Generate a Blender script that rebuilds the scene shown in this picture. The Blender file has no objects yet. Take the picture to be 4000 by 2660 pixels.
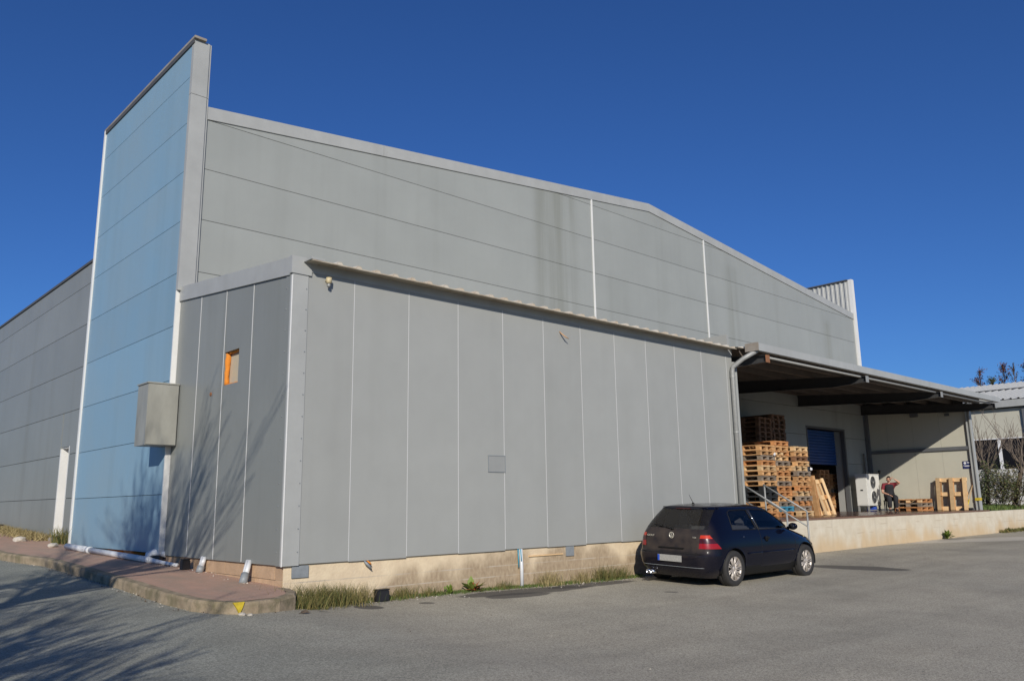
import bpy, bmesh, math, random
import numpy as np
from mathutils import Vector, Matrix, Euler
random.seed(7)
R = math.radians
sc = bpy.context.scene
COL = sc.collection

# ------------------------------------------------------------------ camera
cam_d = bpy.data.cameras.new('camera'); cam = bpy.data.objects.new('camera', cam_d); COL.objects.link(cam)
cam_d.sensor_width = 36; cam_d.lens = 3183.3 / 4000 * 36; cam_d.clip_end = 2000; cam_d.clip_start = .05
yaw, pitch, roll = R(42.97), R(11.31), R(-.87)
fw = Vector((math.sin(yaw) * math.cos(pitch), math.cos(yaw) * math.cos(pitch), math.sin(pitch)))
rt = Vector((math.cos(yaw), -math.sin(yaw), 0)); up = rt.cross(fw)
rt2 = rt * math.cos(roll) + up * math.sin(roll); up2 = rt2.cross(fw)
cam.matrix_world = Matrix(((rt2.x, up2.x, -fw.x, -5.49), (rt2.y, up2.y, -fw.y, -10.52), (rt2.z, up2.z, -fw.z, 1.061), (0, 0, 0, 1)))
sc.camera = cam

# ------------------------------------------------------------------ light
SUN = Vector((-.83, -1, .584)).normalized()          # towards the sun
w = bpy.data.worlds.new('World'); sc.world = w; w.use_nodes = True
nt = w.node_tree; bg = nt.nodes['Background']
sky = nt.nodes.new('ShaderNodeTexSky'); sky.sky_type = 'NISHITA'; sky.sun_disc = False
sky.sun_elevation = math.asin(SUN.z); sky.sun_rotation = math.atan2(SUN.x, SUN.y)
sky.altitude = 0; sky.air_density = 1.0; sky.dust_density = .3; sky.ozone_density = 3.2
hs = nt.nodes.new('ShaderNodeMix'); hs.data_type = 'RGBA'; hs.blend_type = 'MULTIPLY'; hs.inputs[0].default_value = 1; hs.inputs[7].default_value = (.31, .575, 1.03, 1); nt.links.new(sky.outputs[0], hs.inputs[6])
nt.links.new(hs.outputs[2], bg.inputs[0]); bg.inputs[1].default_value = .085
sun_d = bpy.data.lights.new('sun', 'SUN'); sun = bpy.data.objects.new('sun', sun_d); COL.objects.link(sun)
sun_d.energy = 4.3; sun_d.angle = R(.55); sun_d.color = (1, .94, .85)
sun.rotation_euler = (-SUN).to_track_quat('-Z', 'Y').to_euler()
vs = sc.view_settings; vs.view_transform = 'Standard'; vs.look = 'None'; vs.exposure = 0; vs.gamma = 1; vs.use_curve_mapping = False

# ------------------------------------------------------------------ materials
def mat(name, col, rough=.6, metal=0., var=0., vscale=3., bump=0., bscale=60., col2=None, stretch=(1, 1, 1), coat=0., world=True, rand=0., extra=None, spec=.5, detail=5):
    m = bpy.data.materials.new(name); m.use_nodes = True
    t = m.node_tree; N = t.nodes; L = t.links; b = N['Principled BSDF']
    b.inputs['Roughness'].default_value = rough; b.inputs['Metallic'].default_value = metal
    b.inputs['Coat Weight'].default_value = coat; b.inputs['Coat Roughness'].default_value = .06
    b.inputs['Specular IOR Level'].default_value = spec
    if world:
        geo = N.new('ShaderNodeNewGeometry'); src = geo.outputs['Position']
    else:
        geo = N.new('ShaderNodeTexCoord'); src = geo.outputs['Object']
    m['_'] = 0
    mp = N.new('ShaderNodeMapping'); mp.inputs['Scale'].default_value = stretch; L.new(src, mp.inputs[0])
    if rand:
        oi = N.new('ShaderNodeObjectInfo'); ad = N.new('ShaderNodeVectorMath'); ad.operation = 'SCALE'
        cb = N.new('ShaderNodeCombineXYZ'); L.new(oi.outputs['Random'], cb.inputs[0]); L.new(oi.outputs['Random'], cb.inputs[2])
        L.new(cb.outputs[0], ad.inputs[0]); ad.inputs['Scale'].default_value = 57
        L.new(ad.outputs[0], mp.inputs['Location'])
    outc = None
    c2 = col2 or tuple(c * (1 - var) for c in col)
    if var or col2:
        nz = N.new('ShaderNodeTexNoise'); nz.inputs['Scale'].default_value = vscale; nz.inputs['Detail'].default_value = detail; nz.inputs['Roughness'].default_value = .6
        L.new(mp.outputs[0], nz.inputs['Vector'])
        rp = N.new('ShaderNodeValToRGB'); rp.color_ramp.elements[0].position = .32; rp.color_ramp.elements[1].position = .68
        rp.color_ramp.elements[0].color = (*c2, 1); rp.color_ramp.elements[1].color = (*col, 1)
        L.new(nz.outputs['Fac'], rp.inputs[0]); outc = rp.outputs[0]
    else:
        rgb = N.new('ShaderNodeRGB'); rgb.outputs[0].default_value = (*col, 1); outc = rgb.outputs[0]
    if rand:
        mr = N.new('ShaderNodeMapRange'); L.new(oi.outputs['Random'], mr.inputs[0]); mr.inputs[3].default_value = 1 - rand; mr.inputs[4].default_value = 1 + rand
        mm = N.new('ShaderNodeVectorMath'); mm.operation = 'SCALE'; L.new(outc, mm.inputs[0]); L.new(mr.outputs[0], mm.inputs['Scale']); outc = mm.outputs[0]
    if extra: outc = extra(m, N, L, src, mp, outc, b)
    L.new(outc, b.inputs['Base Color'])
    if bump:
        nb = N.new('ShaderNodeTexNoise'); nb.inputs['Scale'].default_value = bscale; nb.inputs['Detail'].default_value = 6; L.new(mp.outputs[0], nb.inputs['Vector'])
        bp = N.new('ShaderNodeBump'); bp.inputs['Strength'].default_value = bump; bp.inputs['Distance'].default_value = .01
        L.new(nb.outputs['Fac'], bp.inputs['Height']); L.new(bp.outputs[0], b.inputs['Normal'])
    return m

def mixc(N, L, fac, a, b, blend='MIX'):
    x = N.new('ShaderNodeMix'); x.data_type = 'RGBA'; x.blend_type = blend
    if isinstance(fac, (int, float)): x.inputs[0].default_value = fac
    else: L.new(fac, x.inputs[0])
    for s, v in ((6, a), (7, b)):
        if isinstance(v, tuple): x.inputs[s].default_value = (*v, 1)
        else: L.new(v, x.inputs[s])
    return x.outputs[2]
def noise(N, L, src, scale, stretch=(1, 1, 1), detail=4, lo=.4, hi=.6, loc=(0, 0, 0)):
    mp = N.new('ShaderNodeMapping'); mp.inputs['Scale'].default_value = stretch; mp.inputs['Location'].default_value = loc; L.new(src, mp.inputs[0])
    nz = N.new('ShaderNodeTexNoise'); nz.inputs['Scale'].default_value = scale; nz.inputs['Detail'].default_value = detail; L.new(mp.outputs[0], nz.inputs['Vector'])
    r = N.new('ShaderNodeMapRange'); r.inputs[1].default_value = lo; r.inputs[2].default_value = hi; L.new(nz.outputs['Fac'], r.inputs[0])
    return r.outputs[0]
def math_(N, L, op, a, b=None):
    x = N.new('ShaderNodeMath'); x.operation = op
    for i, v in enumerate((a, b)):
        if v is None: continue
        if isinstance(v, (int, float)): x.inputs[i].default_value = v
        else: L.new(v, x.inputs[i])
    return x.outputs[0]
def ramp(N, L, src, lo, hi, a=0, b=1):
    r = N.new('ShaderNodeMapRange'); r.interpolation_type = 'SMOOTHSTEP'; L.new(src, r.inputs[0])
    for i, v in zip((1, 2, 3, 4), (lo, hi, a, b)): r.inputs[i].default_value = v
    return r.outputs[0]
def axis(N, L, src, k):
    s = N.new('ShaderNodeSeparateXYZ'); L.new(src, s.inputs[0]); return s.outputs[k]

def ex_panel(streak=.22, wmask=None, tint=(.55, .55, .5)):
    def f(m, N, L, src, mp, outc, b):
        st = noise(N, L, src, 1.0, (2.2, 2.2, .12), 5, .52, .78)          # rain streaks run down the sheet
        st2 = noise(N, L, src, 1.0, (9, 9, .3), 3, .5, .8)
        a = math_(N, L, 'MULTIPLY', st, streak); c = math_(N, L, 'MULTIPLY', st2, streak * .35)
        fac = math_(N, L, 'ADD', a, c)
        if wmask:
            x = axis(N, L, src, 0); z = axis(N, L, src, 2)
            for (x0, x1, z0, z1, k) in wmask:
                mx = math_(N, L, 'MULTIPLY', ramp(N, L, x, x0 - .25, x0 + .25), ramp(N, L, x, x1 - .25, x1 + .25, 1, 0))
                mz = math_(N, L, 'MULTIPLY', ramp(N, L, z, z0 - .6, z0 + .3), ramp(N, L, z, z1 - .2, z1 + .2, 1, 0))
                mk = math_(N, L, 'MULTIPLY', math_(N, L, 'MULTIPLY', mx, mz), noise(N, L, src, 1.0, (3.5, 3.5, .15), 4, .3, .62))
                fac = math_(N, L, 'ADD', fac, math_(N, L, 'MULTIPLY', mk, k))
        fac = math_(N, L, 'MINIMUM', fac, .8)
        dark = mixc(N, L, 1.0, outc, tint, 'MULTIPLY')
        o = mixc(N, L, fac, outc, dark)
        r = ramp(N, L, fac, 0, .6, .42, .7); L.new(r, b.inputs['Roughness'])
        wv = N.new('ShaderNodeTexNoise'); wv.inputs['Scale'].default_value = 1.1; wv.inputs['Detail'].default_value = 3; L.new(src, wv.inputs['Vector'])
        bw = N.new('ShaderNodeBump'); bw.inputs['Strength'].default_value = .35; bw.inputs['Distance'].default_value = .03; L.new(wv.outputs['Fac'], bw.inputs['Height']); L.new(bw.outputs[0], b.inputs['Normal'])
        return o
    return f
M = {}
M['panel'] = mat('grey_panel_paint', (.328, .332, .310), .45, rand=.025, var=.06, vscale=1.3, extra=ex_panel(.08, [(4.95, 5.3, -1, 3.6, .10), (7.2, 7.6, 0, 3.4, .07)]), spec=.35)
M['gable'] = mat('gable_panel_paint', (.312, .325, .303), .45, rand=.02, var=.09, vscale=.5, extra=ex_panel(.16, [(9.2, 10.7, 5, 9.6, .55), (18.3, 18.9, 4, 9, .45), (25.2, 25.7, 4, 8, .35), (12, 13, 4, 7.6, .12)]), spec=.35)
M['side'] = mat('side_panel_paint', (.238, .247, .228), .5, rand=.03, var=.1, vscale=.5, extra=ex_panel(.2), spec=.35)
M['blue'] = mat('blue_panel_paint', (.205, .335, .435), .42, rand=.04, vscale=.6, col2=(.225, .33, .40), extra=ex_panel(.13), spec=.35)
M['trim'] = mat('light_grey_trim', (.38, .385, .365), .4, var=.12, vscale=2, spec=.4, extra=ex_panel(.15))
M['white_trim'] = mat('white_trim', (.72, .71, .67), .4, var=.08, vscale=2)
M['hatch'] = mat('hatch_paint', (.285, .29, .275), .5, var=.1)
M['strip'] = mat('sunlit_joint_grey', (.56, .56, .55), .4)  # pale tone painting the sunlit edge of each annex panel joint
M['dark_joint'] = mat('dark_joint', (.10, .07, .06), .8)
M['coping'] = mat('weathered_coping', (.33, .31, .27), .6, col2=(.22, .18, .14), vscale=2.2, bump=.1)
M['dark_coping'] = mat('dark_coping', (.09, .088, .085), .6, var=.2)
M['eave'] = mat('eave_sheet', (.42, .38, .30), .6, col2=(.28, .22, .15), vscale=5)
M['beige'] = mat('beige_panel_paint', (.50, .48, .39), .5, var=.08, vscale=.7, extra=ex_panel(.12))
M['steel'] = mat('galvanised_steel', (.34, .34, .32), .55, metal=.25, var=.2, vscale=25)
M['girt'] = mat('grey_steel_paint', (.13, .135, .14), .5, var=.15)
M['roof'] = mat('corrugated_roof_sheet', (.60, .56, .48), .5, col2=(.48, .38, .26), vscale=4)
M['whiteroof'] = mat('white_roof_sheet', (.46, .46, .43), .55, var=.15)
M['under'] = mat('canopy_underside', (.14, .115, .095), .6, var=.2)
M['beam'] = mat('dark_painted_beam', (.045, .045, .045), .6, var=.2)
M['rust'] = mat('rusty_steel', (.33, .13, .05), .8, col2=(.16, .08, .04), vscale=20)
M['foam'] = mat('orange_foam', (.72, .24, .02), .9, col2=(.55, .20, .03), vscale=12, bump=.8, bscale=40)
M['foamgrey'] = mat('weathered_insulation', (.50, .40, .26), .9, col2=(.42, .38, .30), vscale=9, bump=.5)
M['pvc'] = mat('white_pvc', (.66, .67, .67), .35, var=.15, vscale=6)
M['greypvc'] = mat('grey_pvc', (.25, .27, .28), .5, var=.2, vscale=10)
M['black'] = mat('black_plastic', (.018, .018, .02), .45)
M['cabinet'] = mat('weathered_cabinet_steel', (.34, .335, .29), .5, var=.3, vscale=2.5, stretch=(1, 1, .35), extra=ex_panel(.3))
M['shutter'] = mat('blue_shutter', (.02, .075, .24), .45, var=.15)
M['dooropen'] = mat('door_frame_grey', (.085, .088, .09), .5)
M['stone'] = mat('pale_stone', (.55, .5, .42), .9, var=.3, vscale=12, bump=.5)

def ex_plinth(m, N, L, src, mp, outc, b):
    z = axis(N, L, src, 2); x = axis(N, L, src, 0)
    # brown damp staining rising from the ground, higher further right
    h = math_(N, L, 'ADD', z, noise(N, L, src, 1.2, (1, 1, .6), 6, .2, .8))
    k = ramp(N, L, x, .5, 3.6, .26, .62)
    d = math_(N, L, 'SUBTRACT', h, k)
    f = ramp(N, L, d, -.12, .22, .92, 0)
    fine = noise(N, L, src, 22, (1, 1, .5), 5, .3, .7)
    f = math_(N, L, 'MULTIPLY', f, math_(N, L, 'ADD', math_(N, L, 'MULTIPLY', fine, .35), .65))
    o = mixc(N, L, f, outc, (.27, .195, .12))
    for zz in (-.12, .045):          # shuttering board lines
        dz = math_(N, L, 'ABSOLUTE', math_(N, L, 'SUBTRACT', z, zz))
        o = mixc(N, L, math_(N, L, 'MULTIPLY', ramp(N, L, dz, .004, .012, 1, 0), noise(N, L, src, 3, (1, 1, 1), 2, .35, .6)), o, (.46, .39, .30))
    return o
M['plinth'] = mat('painted_plinth', (.70, .575, .39), .85, col2=(.60, .475, .32), vscale=5, bump=.6, bscale=30, extra=ex_plinth)
M['block'] = mat('plinth_block', (.50, .34, .21), .9, col2=(.40, .27, .165), vscale=5, bump=.6, bscale=30, rand=.12)
def ex_dock(m, N, L, src, mp, outc, b):
    z = axis(N, L, src, 2)
    h = math_(N, L, 'ADD', z, noise(N, L, src, 1.0, (.8, .8, .35), 6, .25, .75))
    o = mixc(N, L, ramp(N, L, h, .25, .75, .75, 0), outc, (.52, .37, .20))
    st = noise(N, L, src, 1, (3, 3, .3), 5, .55, .8)
    o = mixc(N, L, math_(N, L, 'MULTIPLY', st, .4), o, (.28, .22, .15))
    for zz in (.12, .33):
        dz = math_(N, L, 'ABSOLUTE', math_(N, L, 'SUBTRACT', math_(N, L, 'ADD', z, noise(N, L, src, .8, (1, 1, 1), 3, 0, 20)), zz + .025))
        o = mixc(N, L, math_(N, L, 'MULTIPLY', ramp(N, L, dz, .003, .012, 1, 0), noise(N, L, src, 1.2, (1, 1, 1), 4, .5, .62, (4, 0, zz * 9))), o, (.40, .31, .21))
    return o
M['dock'] = mat('whitewashed_dock_wall', (.62, .56, .44), .85, col2=(.53, .46, .34), vscale=3, bump=.4, bscale=25, extra=ex_dock)
M['dockfloor'] = mat('wet_red_floor', (.12, .055, .035), .22, col2=(.07, .035, .025), vscale=2, spec=.5)
M['dockedge'] = mat('dock_edge', (.2, .11, .07), .5, var=.3)
M['concrete'] = mat('grey_concrete', (.33, .30, .25), .9, col2=(.24, .21, .17), vscale=6, bump=.5)

def ex_ground(m, N, L, src, mp, outc, b):
    x = axis(N, L, src, 0); y = axis(N, L, src, 1)
    # dusty warm strip towards the dock, older grey asphalt on the left road
    warm = ramp(N, L, math_(N, L, 'ADD', math_(N, L, 'ADD', x, math_(N, L, 'MULTIPLY', y, -.25)), math_(N, L, 'MULTIPLY', noise(N, L, src, .5, (1, 1, 1), 4, 0, 1), 2.5)), -.8, 2.6)
    o = mixc(N, L, warm, mixc(N, L, 1, outc, (.72, .80, .86), 'MULTIPLY'), outc)
    big = noise(N, L, src, .45, (1, 1, 1), 6, .35, .65)
    o = mixc(N, L, math_(N, L, 'MULTIPLY', big, .42), o, mixc(N, L, 1, o, (.60, .62, .64), 'MULTIPLY'))
    # tyre-polished long bands along the wall
    band = noise(N, L, src, 1.0, (.10, 1.4, 1), 4, .45, .7)
    o = mixc(N, L, math_(N, L, 'MULTIPLY', band, .38), o, mixc(N, L, 1, o, (.6, .6, .6), 'MULTIPLY'))
    pale = noise(N, L, src, .8, (.5, 1, 1), 6, .52, .72, (5, 2, 0))
    o = mixc(N, L, math_(N, L, 'MULTIPLY', pale, .35), o, mixc(N, L, 1, o, (1.22, 1.2, 1.16), 'MULTIPLY'))
    # aggregate
    vo = N.new('ShaderNodeTexVoronoi'); vo.inputs['Scale'].default_value = 95; L.new(src, vo.inputs['Vector'])
    sp = axis(N, L, vo.outputs['Color'], 0)
    o = mixc(N, L, 1, o, mixc(N, L, ramp(N, L, sp, .0, 1), (.72, .72, .72), (1.26, 1.26, 1.26)), 'MULTIPLY')
    nf = noise(N, L, src, 42, (1, 1, 1), 3, .56, .70)
    o = mixc(N, L, math_(N, L, 'MULTIPLY', nf, .55), o, (.075, .07, .062))
    nf2 = noise(N, L, src, 55, (1, 1, 1), 2, .63, .72, (9, 3, 0))
    o = mixc(N, L, math_(N, L, 'MULTIPLY', nf2, .5), o, (.5, .48, .44))
    # wet / oil patches with shapes of their own
    wob = N.new('ShaderNodeTexNoise'); wob.inputs['Scale'].default_value = 1.6; wob.inputs['Detail'].default_value = 5; L.new(src, wob.inputs['Vector'])
    for (cx, cy, rx, ry, kk, amp, ang) in PATCH:
        ca, sa = math.cos(R(ang)), math.sin(R(ang))
        px_ = math_(N, L, 'SUBTRACT', x, cx); py_ = math_(N, L, 'SUBTRACT', y, cy)
        dx = math_(N, L, 'ADD', math_(N, L, 'MULTIPLY', px_, ca / rx), math_(N, L, 'MULTIPLY', py_, sa / rx))
        dy = math_(N, L, 'ADD', math_(N, L, 'MULTIPLY', px_, -sa / ry), math_(N, L, 'MULTIPLY', py_, ca / ry))
        d = math_(N, L, 'SQRT', math_(N, L, 'ADD', math_(N, L, 'MULTIPLY', dx, dx), math_(N, L, 'MULTIPLY', dy, dy)))
        d = math_(N, L, 'ADD', d, math_(N, L, 'MULTIPLY', math_(N, L, 'SUBTRACT', wob.outputs['Fac'], .5), amp))
        f = ramp(N, L, d, .90, 1.04, kk, 0)
        o = mixc(N, L, f, o, (.055, .05, .045) if kk > 0 else o)
    # pale concrete apron beside the dock
    xa = ramp(N, L, x, 20.0, 21.2); ya = math_(N, L, 'MULTIPLY', ramp(N, L, math_(N, L, 'ADD', y, math_(N, L, 'MULTIPLY', math_(N, L, 'SUBTRACT', x, 21), .36)), -.6, -.3), ramp(N, L, math_(N, L, 'ADD', y, math_(N, L, 'MULTIPLY', math_(N, L, 'SUBTRACT', x, 21), .30)), .3, .6, 1, 0))
    o = mixc(N, L, math_(N, L, 'MULTIPLY', math_(N, L, 'MULTIPLY', xa, ya), .5), o, (.62, .57, .48))
    # cracks
    for sc_, th in ((.55, .012), (1.7, .008)):
        vc = N.new('ShaderNodeTexVoronoi'); vc.feature = 'DISTANCE_TO_EDGE'; vc.inputs['Scale'].default_value = sc_
        ad = N.new('ShaderNodeVectorMath'); ad.operation = 'ADD'; L.new(src, ad.inputs[0])
        n2 = N.new('ShaderNodeTexNoise'); n2.inputs['Scale'].default_value = 2.5; L.new(src, n2.inputs['Vector']); L.new(n2.outputs['Color'], ad.inputs[1]); L.new(ad.outputs[0], vc.inputs['Vector'])
        f = math_(N, L, 'MULTIPLY', ramp(N, L, vc.outputs['Distance'], 0, th, 1, 0), noise(N, L, src, .35, (1, 1, 1), 3, .5, .7, (3, 8, 1)))
        o = mixc(N, L, math_(N, L, 'MULTIPLY', f, .35), o, (.09, .085, .08))
    return o
# (centre x, y, half length, half width, strength, raggedness, turn of the long axis in degrees)
PATCH = [(.96, -.65, .21, .22, .8, .12, -33), (1.92, -.68, .12, .10, .7, .2, -33), (.1, -.95, .07, .05, .6, .2, -33),
         (4.1, -.52, 1.6, .30, .78, .7, 0), (3.6, -.82, .72, .24, .78, .5, 0), (5.8, -.42, 1.2, .22, .75, .5, 0),
         (12.35, -2.25, 1.05, .42, .72, .7, -66), (6.06, -1.92, .13, .10, .55, .2, -40), (23.2, -.35, 1.2, .22, .6, .6, 0)]
M['ground'] = mat('worn_asphalt', (.44, .40, .31), .88, col2=(.375, .338, .26), vscale=1.1, bump=.55, bscale=110, extra=ex_ground, spec=.3)
def ex_pave(m, N, L, src, mp, outc, b):
    o = mixc(N, L, math_(N, L, 'MULTIPLY', noise(N, L, src, 1.5, (2.2, .6, 1), 6, .42, .7), .6), outc, (.30, .235, .17))
    return mixc(N, L, math_(N, L, 'MULTIPLY', noise(N, L, src, 30, (1, 1, 1), 4, .55, .75), .5), o, (.46, .38, .32))
M['pavement'] = mat('red_tinted_concrete', (.47, .285, .20), .85, col2=(.38, .25, .18), vscale=2.4, bump=.5, bscale=50, extra=ex_pave)
def ex_kerb(m, N, L, src, mp, outc, b):
    return mixc(N, L, math_(N, L, 'MULTIPLY', noise(N, L, src, 6, (1, 1, 1), 6, .45, .68), .75), outc, (.13, .115, .06))
M['kerb'] = mat('mossy_kerb_concrete', (.36, .285, .19), .9, col2=(.22, .17, .11), vscale=5, bump=.8, bscale=40, extra=ex_kerb)
M['soil'] = mat('dry_soil', (.22, .16, .10), .95, col2=(.13, .10, .06), vscale=8, bump=1)
M['yellow'] = mat('yellow_paint', (.62, .46, .03), .7, var=.3, vscale=20)
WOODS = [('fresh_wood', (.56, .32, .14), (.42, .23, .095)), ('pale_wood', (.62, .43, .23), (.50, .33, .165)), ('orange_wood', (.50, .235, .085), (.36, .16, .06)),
         ('grey_wood', (.25, .20, .15), (.17, .13, .095)), ('blue_wood', (.05, .28, .42), (.04, .2, .3)), ('black_crate', (.02, .022, .024), (.012, .013, .014)), ('shade_toned_wood', (.20, .10, .05), (.13, .065, .03))]  # last tone is pallet wood darkened to stand in for canopy shade
for n, a, b_ in WOODS:
    M[n] = mat(n, a, .75, col2=b_, vscale=7, stretch=(1, 1, 3), world=False, rand=.28, bump=.2, bscale=50)
def ex_leaf(lo, hi):
    def f(m, N, L, src, mp, outc, b):
        oi = N.new('ShaderNodeNewGeometry')
        r = oi.outputs['Random Per Island']
        return mixc(N, L, r, lo, hi)
    return f
M['leaf'] = mat('hedge_leaf', (.1, .1, .1), .6, extra=ex_leaf((.035, .055, .015), (.12, .13, .04)))
M['leafdry'] = mat('dry_hedge_leaf', (.1, .1, .1), .7, extra=ex_leaf((.13, .09, .035), (.09, .10, .03)))
M['leafred'] = mat('russet_leaf', (.1, .1, .1), .7, extra=ex_leaf((.09, .03, .035), (.15, .07, .04)))
M['leafgreen'] = mat('poplar_leaf', (.1, .1, .1), .6, extra=ex_leaf((.05, .075, .025), (.10, .10, .04)))
M['grassmix'] = mat('mixed_grass', (.1, .1, .1), .8, extra=ex_leaf((.045, .07, .012), (.22, .17, .055)))
M['grassdry'] = mat('dry_grass', (.1, .1, .1), .8, extra=ex_leaf((.17, .14, .05), (.42, .33, .16)))
M['grassgreen'] = mat('green_grass', (.1, .1, .1), .8, extra=ex_leaf((.05, .10, .015), (.14, .17, .04)))
M['weed'] = mat('weed_leaf', (.1, .1, .1), .6, extra=ex_leaf((.09, .16, .015), (.16, .20, .03)))
M['dockleaf'] = mat('reddened_weed_leaf', (.1, .1, .1), .6, extra=ex_leaf((.40, .07, .03), (.12, .14, .03)))
M['bark'] = mat('bare_bark', (.20, .16, .12), .9, col2=(.12, .09, .07), vscale=10, stretch=(3, 3, .7))
M['barkdark'] = mat('dark_bark', (.11, .08, .055), .9, var=.3)
# car
def ex_paint(m, N, L, src, mp, outc, b):
    z = axis(N, L, src, 2); x = axis(N, L, src, 0)
    geo = N.new('ShaderNodeNewGeometry')
    tc = N.new('ShaderNodeTexCoord')
    oz = axis(N, L, tc.outputs['Object'], 2)
    # road dust on tail and roof: it lies where it has been blown, whatever the light does
    rear = ramp(N, L, axis(N, L, tc.outputs['Object'], 0), -.72, -.35, 1, 0)
    rf = ramp(N, L, oz, 1.37, 1.41)
    low = ramp(N, L, oz, .18, .36, .28, 0)
    d = math_(N, L, 'MAXIMUM', math_(N, L, 'MULTIPLY', math_(N, L, 'MULTIPLY', rear, ramp(N, L, oz, .52, .66, .25, 1)), .56), math_(N, L, 'MAXIMUM', math_(N, L, 'MULTIPLY', rf, .42), low))
    d = math_(N, L, 'MULTIPLY', d, noise(N, L, src, 5, (1, 1, 1), 4, .1, .7))
    ro = ramp(N, L, d, 0, .6, .08, .5); L.new(ro, b.inputs['Roughness'])
    cw = ramp(N, L, d, .05, .5, .8, .15); L.new(cw, b.inputs['Coat Weight'])
    b.inputs['Coat IOR'].default_value = 1.32; b.inputs['Specular IOR Level'].default_value = .08
    return mixc(N, L, d, outc, (.10, .078, .06))
M['paint'] = mat('black_blue_car_paint', (.003, .004, .011), .2, coat=1, extra=ex_paint)
M['trimblack'] = mat('black_car_plastic', (.010, .010, .010), .6, spec=.25)
M['seam'] = mat('shut_line', (.001, .001, .001), .9)
M['tyre'] = mat('tyre_rubber', (.028, .026, .024), .8, var=.3, vscale=12)
M['rim'] = mat('dusty_alloy', (.60, .54, .47), .42, metal=.5, var=.2, vscale=20)
M['chrome'] = mat('chrome', (.75, .75, .75), .15, metal=1)
M['lred'] = mat('red_lamp_lens', (.27, .006, .005), .22, coat=.35)
M['lorange'] = mat('amber_red_lamp_lens', (.48, .035, .010), .22, coat=.35)
M['ldark'] = mat('smoked_red_lamp_lens', (.05, .006, .005), .22, coat=.35)
M['seat'] = mat('seat_fabric', (.06, .06, .065), .9)
M['plate'] = mat('plate_white', (.38, .37, .34), .5, var=.25, vscale=30)
M['plateblue'] = mat('plate_blue', (.02, .08, .45), .4)
M['badge'] = mat('badge_chrome', (.72, .68, .58), .3, metal=.6)
M['headl'] = mat('headlamp_lens', (.3, .32, .34), .08, coat=1)
def glass(name, tint, gl=.55):
    m = bpy.data.materials.new(name); m.use_nodes = True; t = m.node_tree; N = t.nodes; L = t.links
    for n in list(N):
        if n.type != 'OUTPUT_MATERIAL': N.remove(n)
    out = [n for n in N if n.type == 'OUTPUT_MATERIAL'][0]
    tr = N.new('ShaderNodeBsdfTransparent'); tr.inputs[0].default_value = (*tint, 1)
    g = N.new('ShaderNodeBsdfGlossy'); g.inputs['Roughness'].default_value = .03
    fr = N.new('ShaderNodeFresnel'); fr.inputs[0].default_value = 1.5
    mx = N.new('ShaderNodeMixShader'); L.new(fr.outputs[0], mx.inputs[0]); L.new(tr.outputs[0], mx.inputs[1]); L.new(g.outputs[0], mx.inputs[2]); L.new(mx.outputs[0], out.inputs[0])
    return m
M['glass'] = glass('tinted_car_glass', (.90, .93, .95))
def rearglass():
    m = glass('dusty_rear_glass', (.88, .9, .88)); t = m.node_tree; N = t.nodes; L = t.links
    out = [n for n in N if n.type == 'OUTPUT_MATERIAL'][0]; old = out.inputs[0].links[0].from_socket
    d = N.new('ShaderNodeBsdfDiffuse'); d.inputs[0].default_value = (.12, .105, .09, 1)
    mx = N.new('ShaderNodeMixShader'); mx.inputs[0].default_value = .10; L.new(old, mx.inputs[1]); L.new(d.outputs[0], mx.inputs[2]); L.new(mx.outputs[0], out.inputs[0]); return m
M['rearglass'] = rearglass()
M['darkglass'] = mat('dark_window_glass', (.01, .01, .012), .08, spec=.6)
M['skin'] = mat('skin', (.50, .27, .18), .5, world=False)
M['hair'] = mat('dark_hair', (.02, .014, .01), .7)
M['redshirt'] = mat('dark_red_shirt', (.16, .012, .02), .8)
M['bib'] = mat('black_work_clothes', (.016, .016, .02), .85, var=.3, vscale=8)
M['acwhite'] = mat('off_white_enamel', (.66, .65, .60), .4, var=.06)
M['signblue'] = mat('navy_sign', (.02, .03, .12), .4)
M['white'] = mat('white_paint', (.7, .7, .7), .5)
M['whitewall'] = mat('whitewashed_wall', (.6, .59, .55), .85, var=.2, vscale=3)
M['cream'] = mat('cream_lamp', (.6, .5, .3), .5, var=.3, vscale=30)

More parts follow.
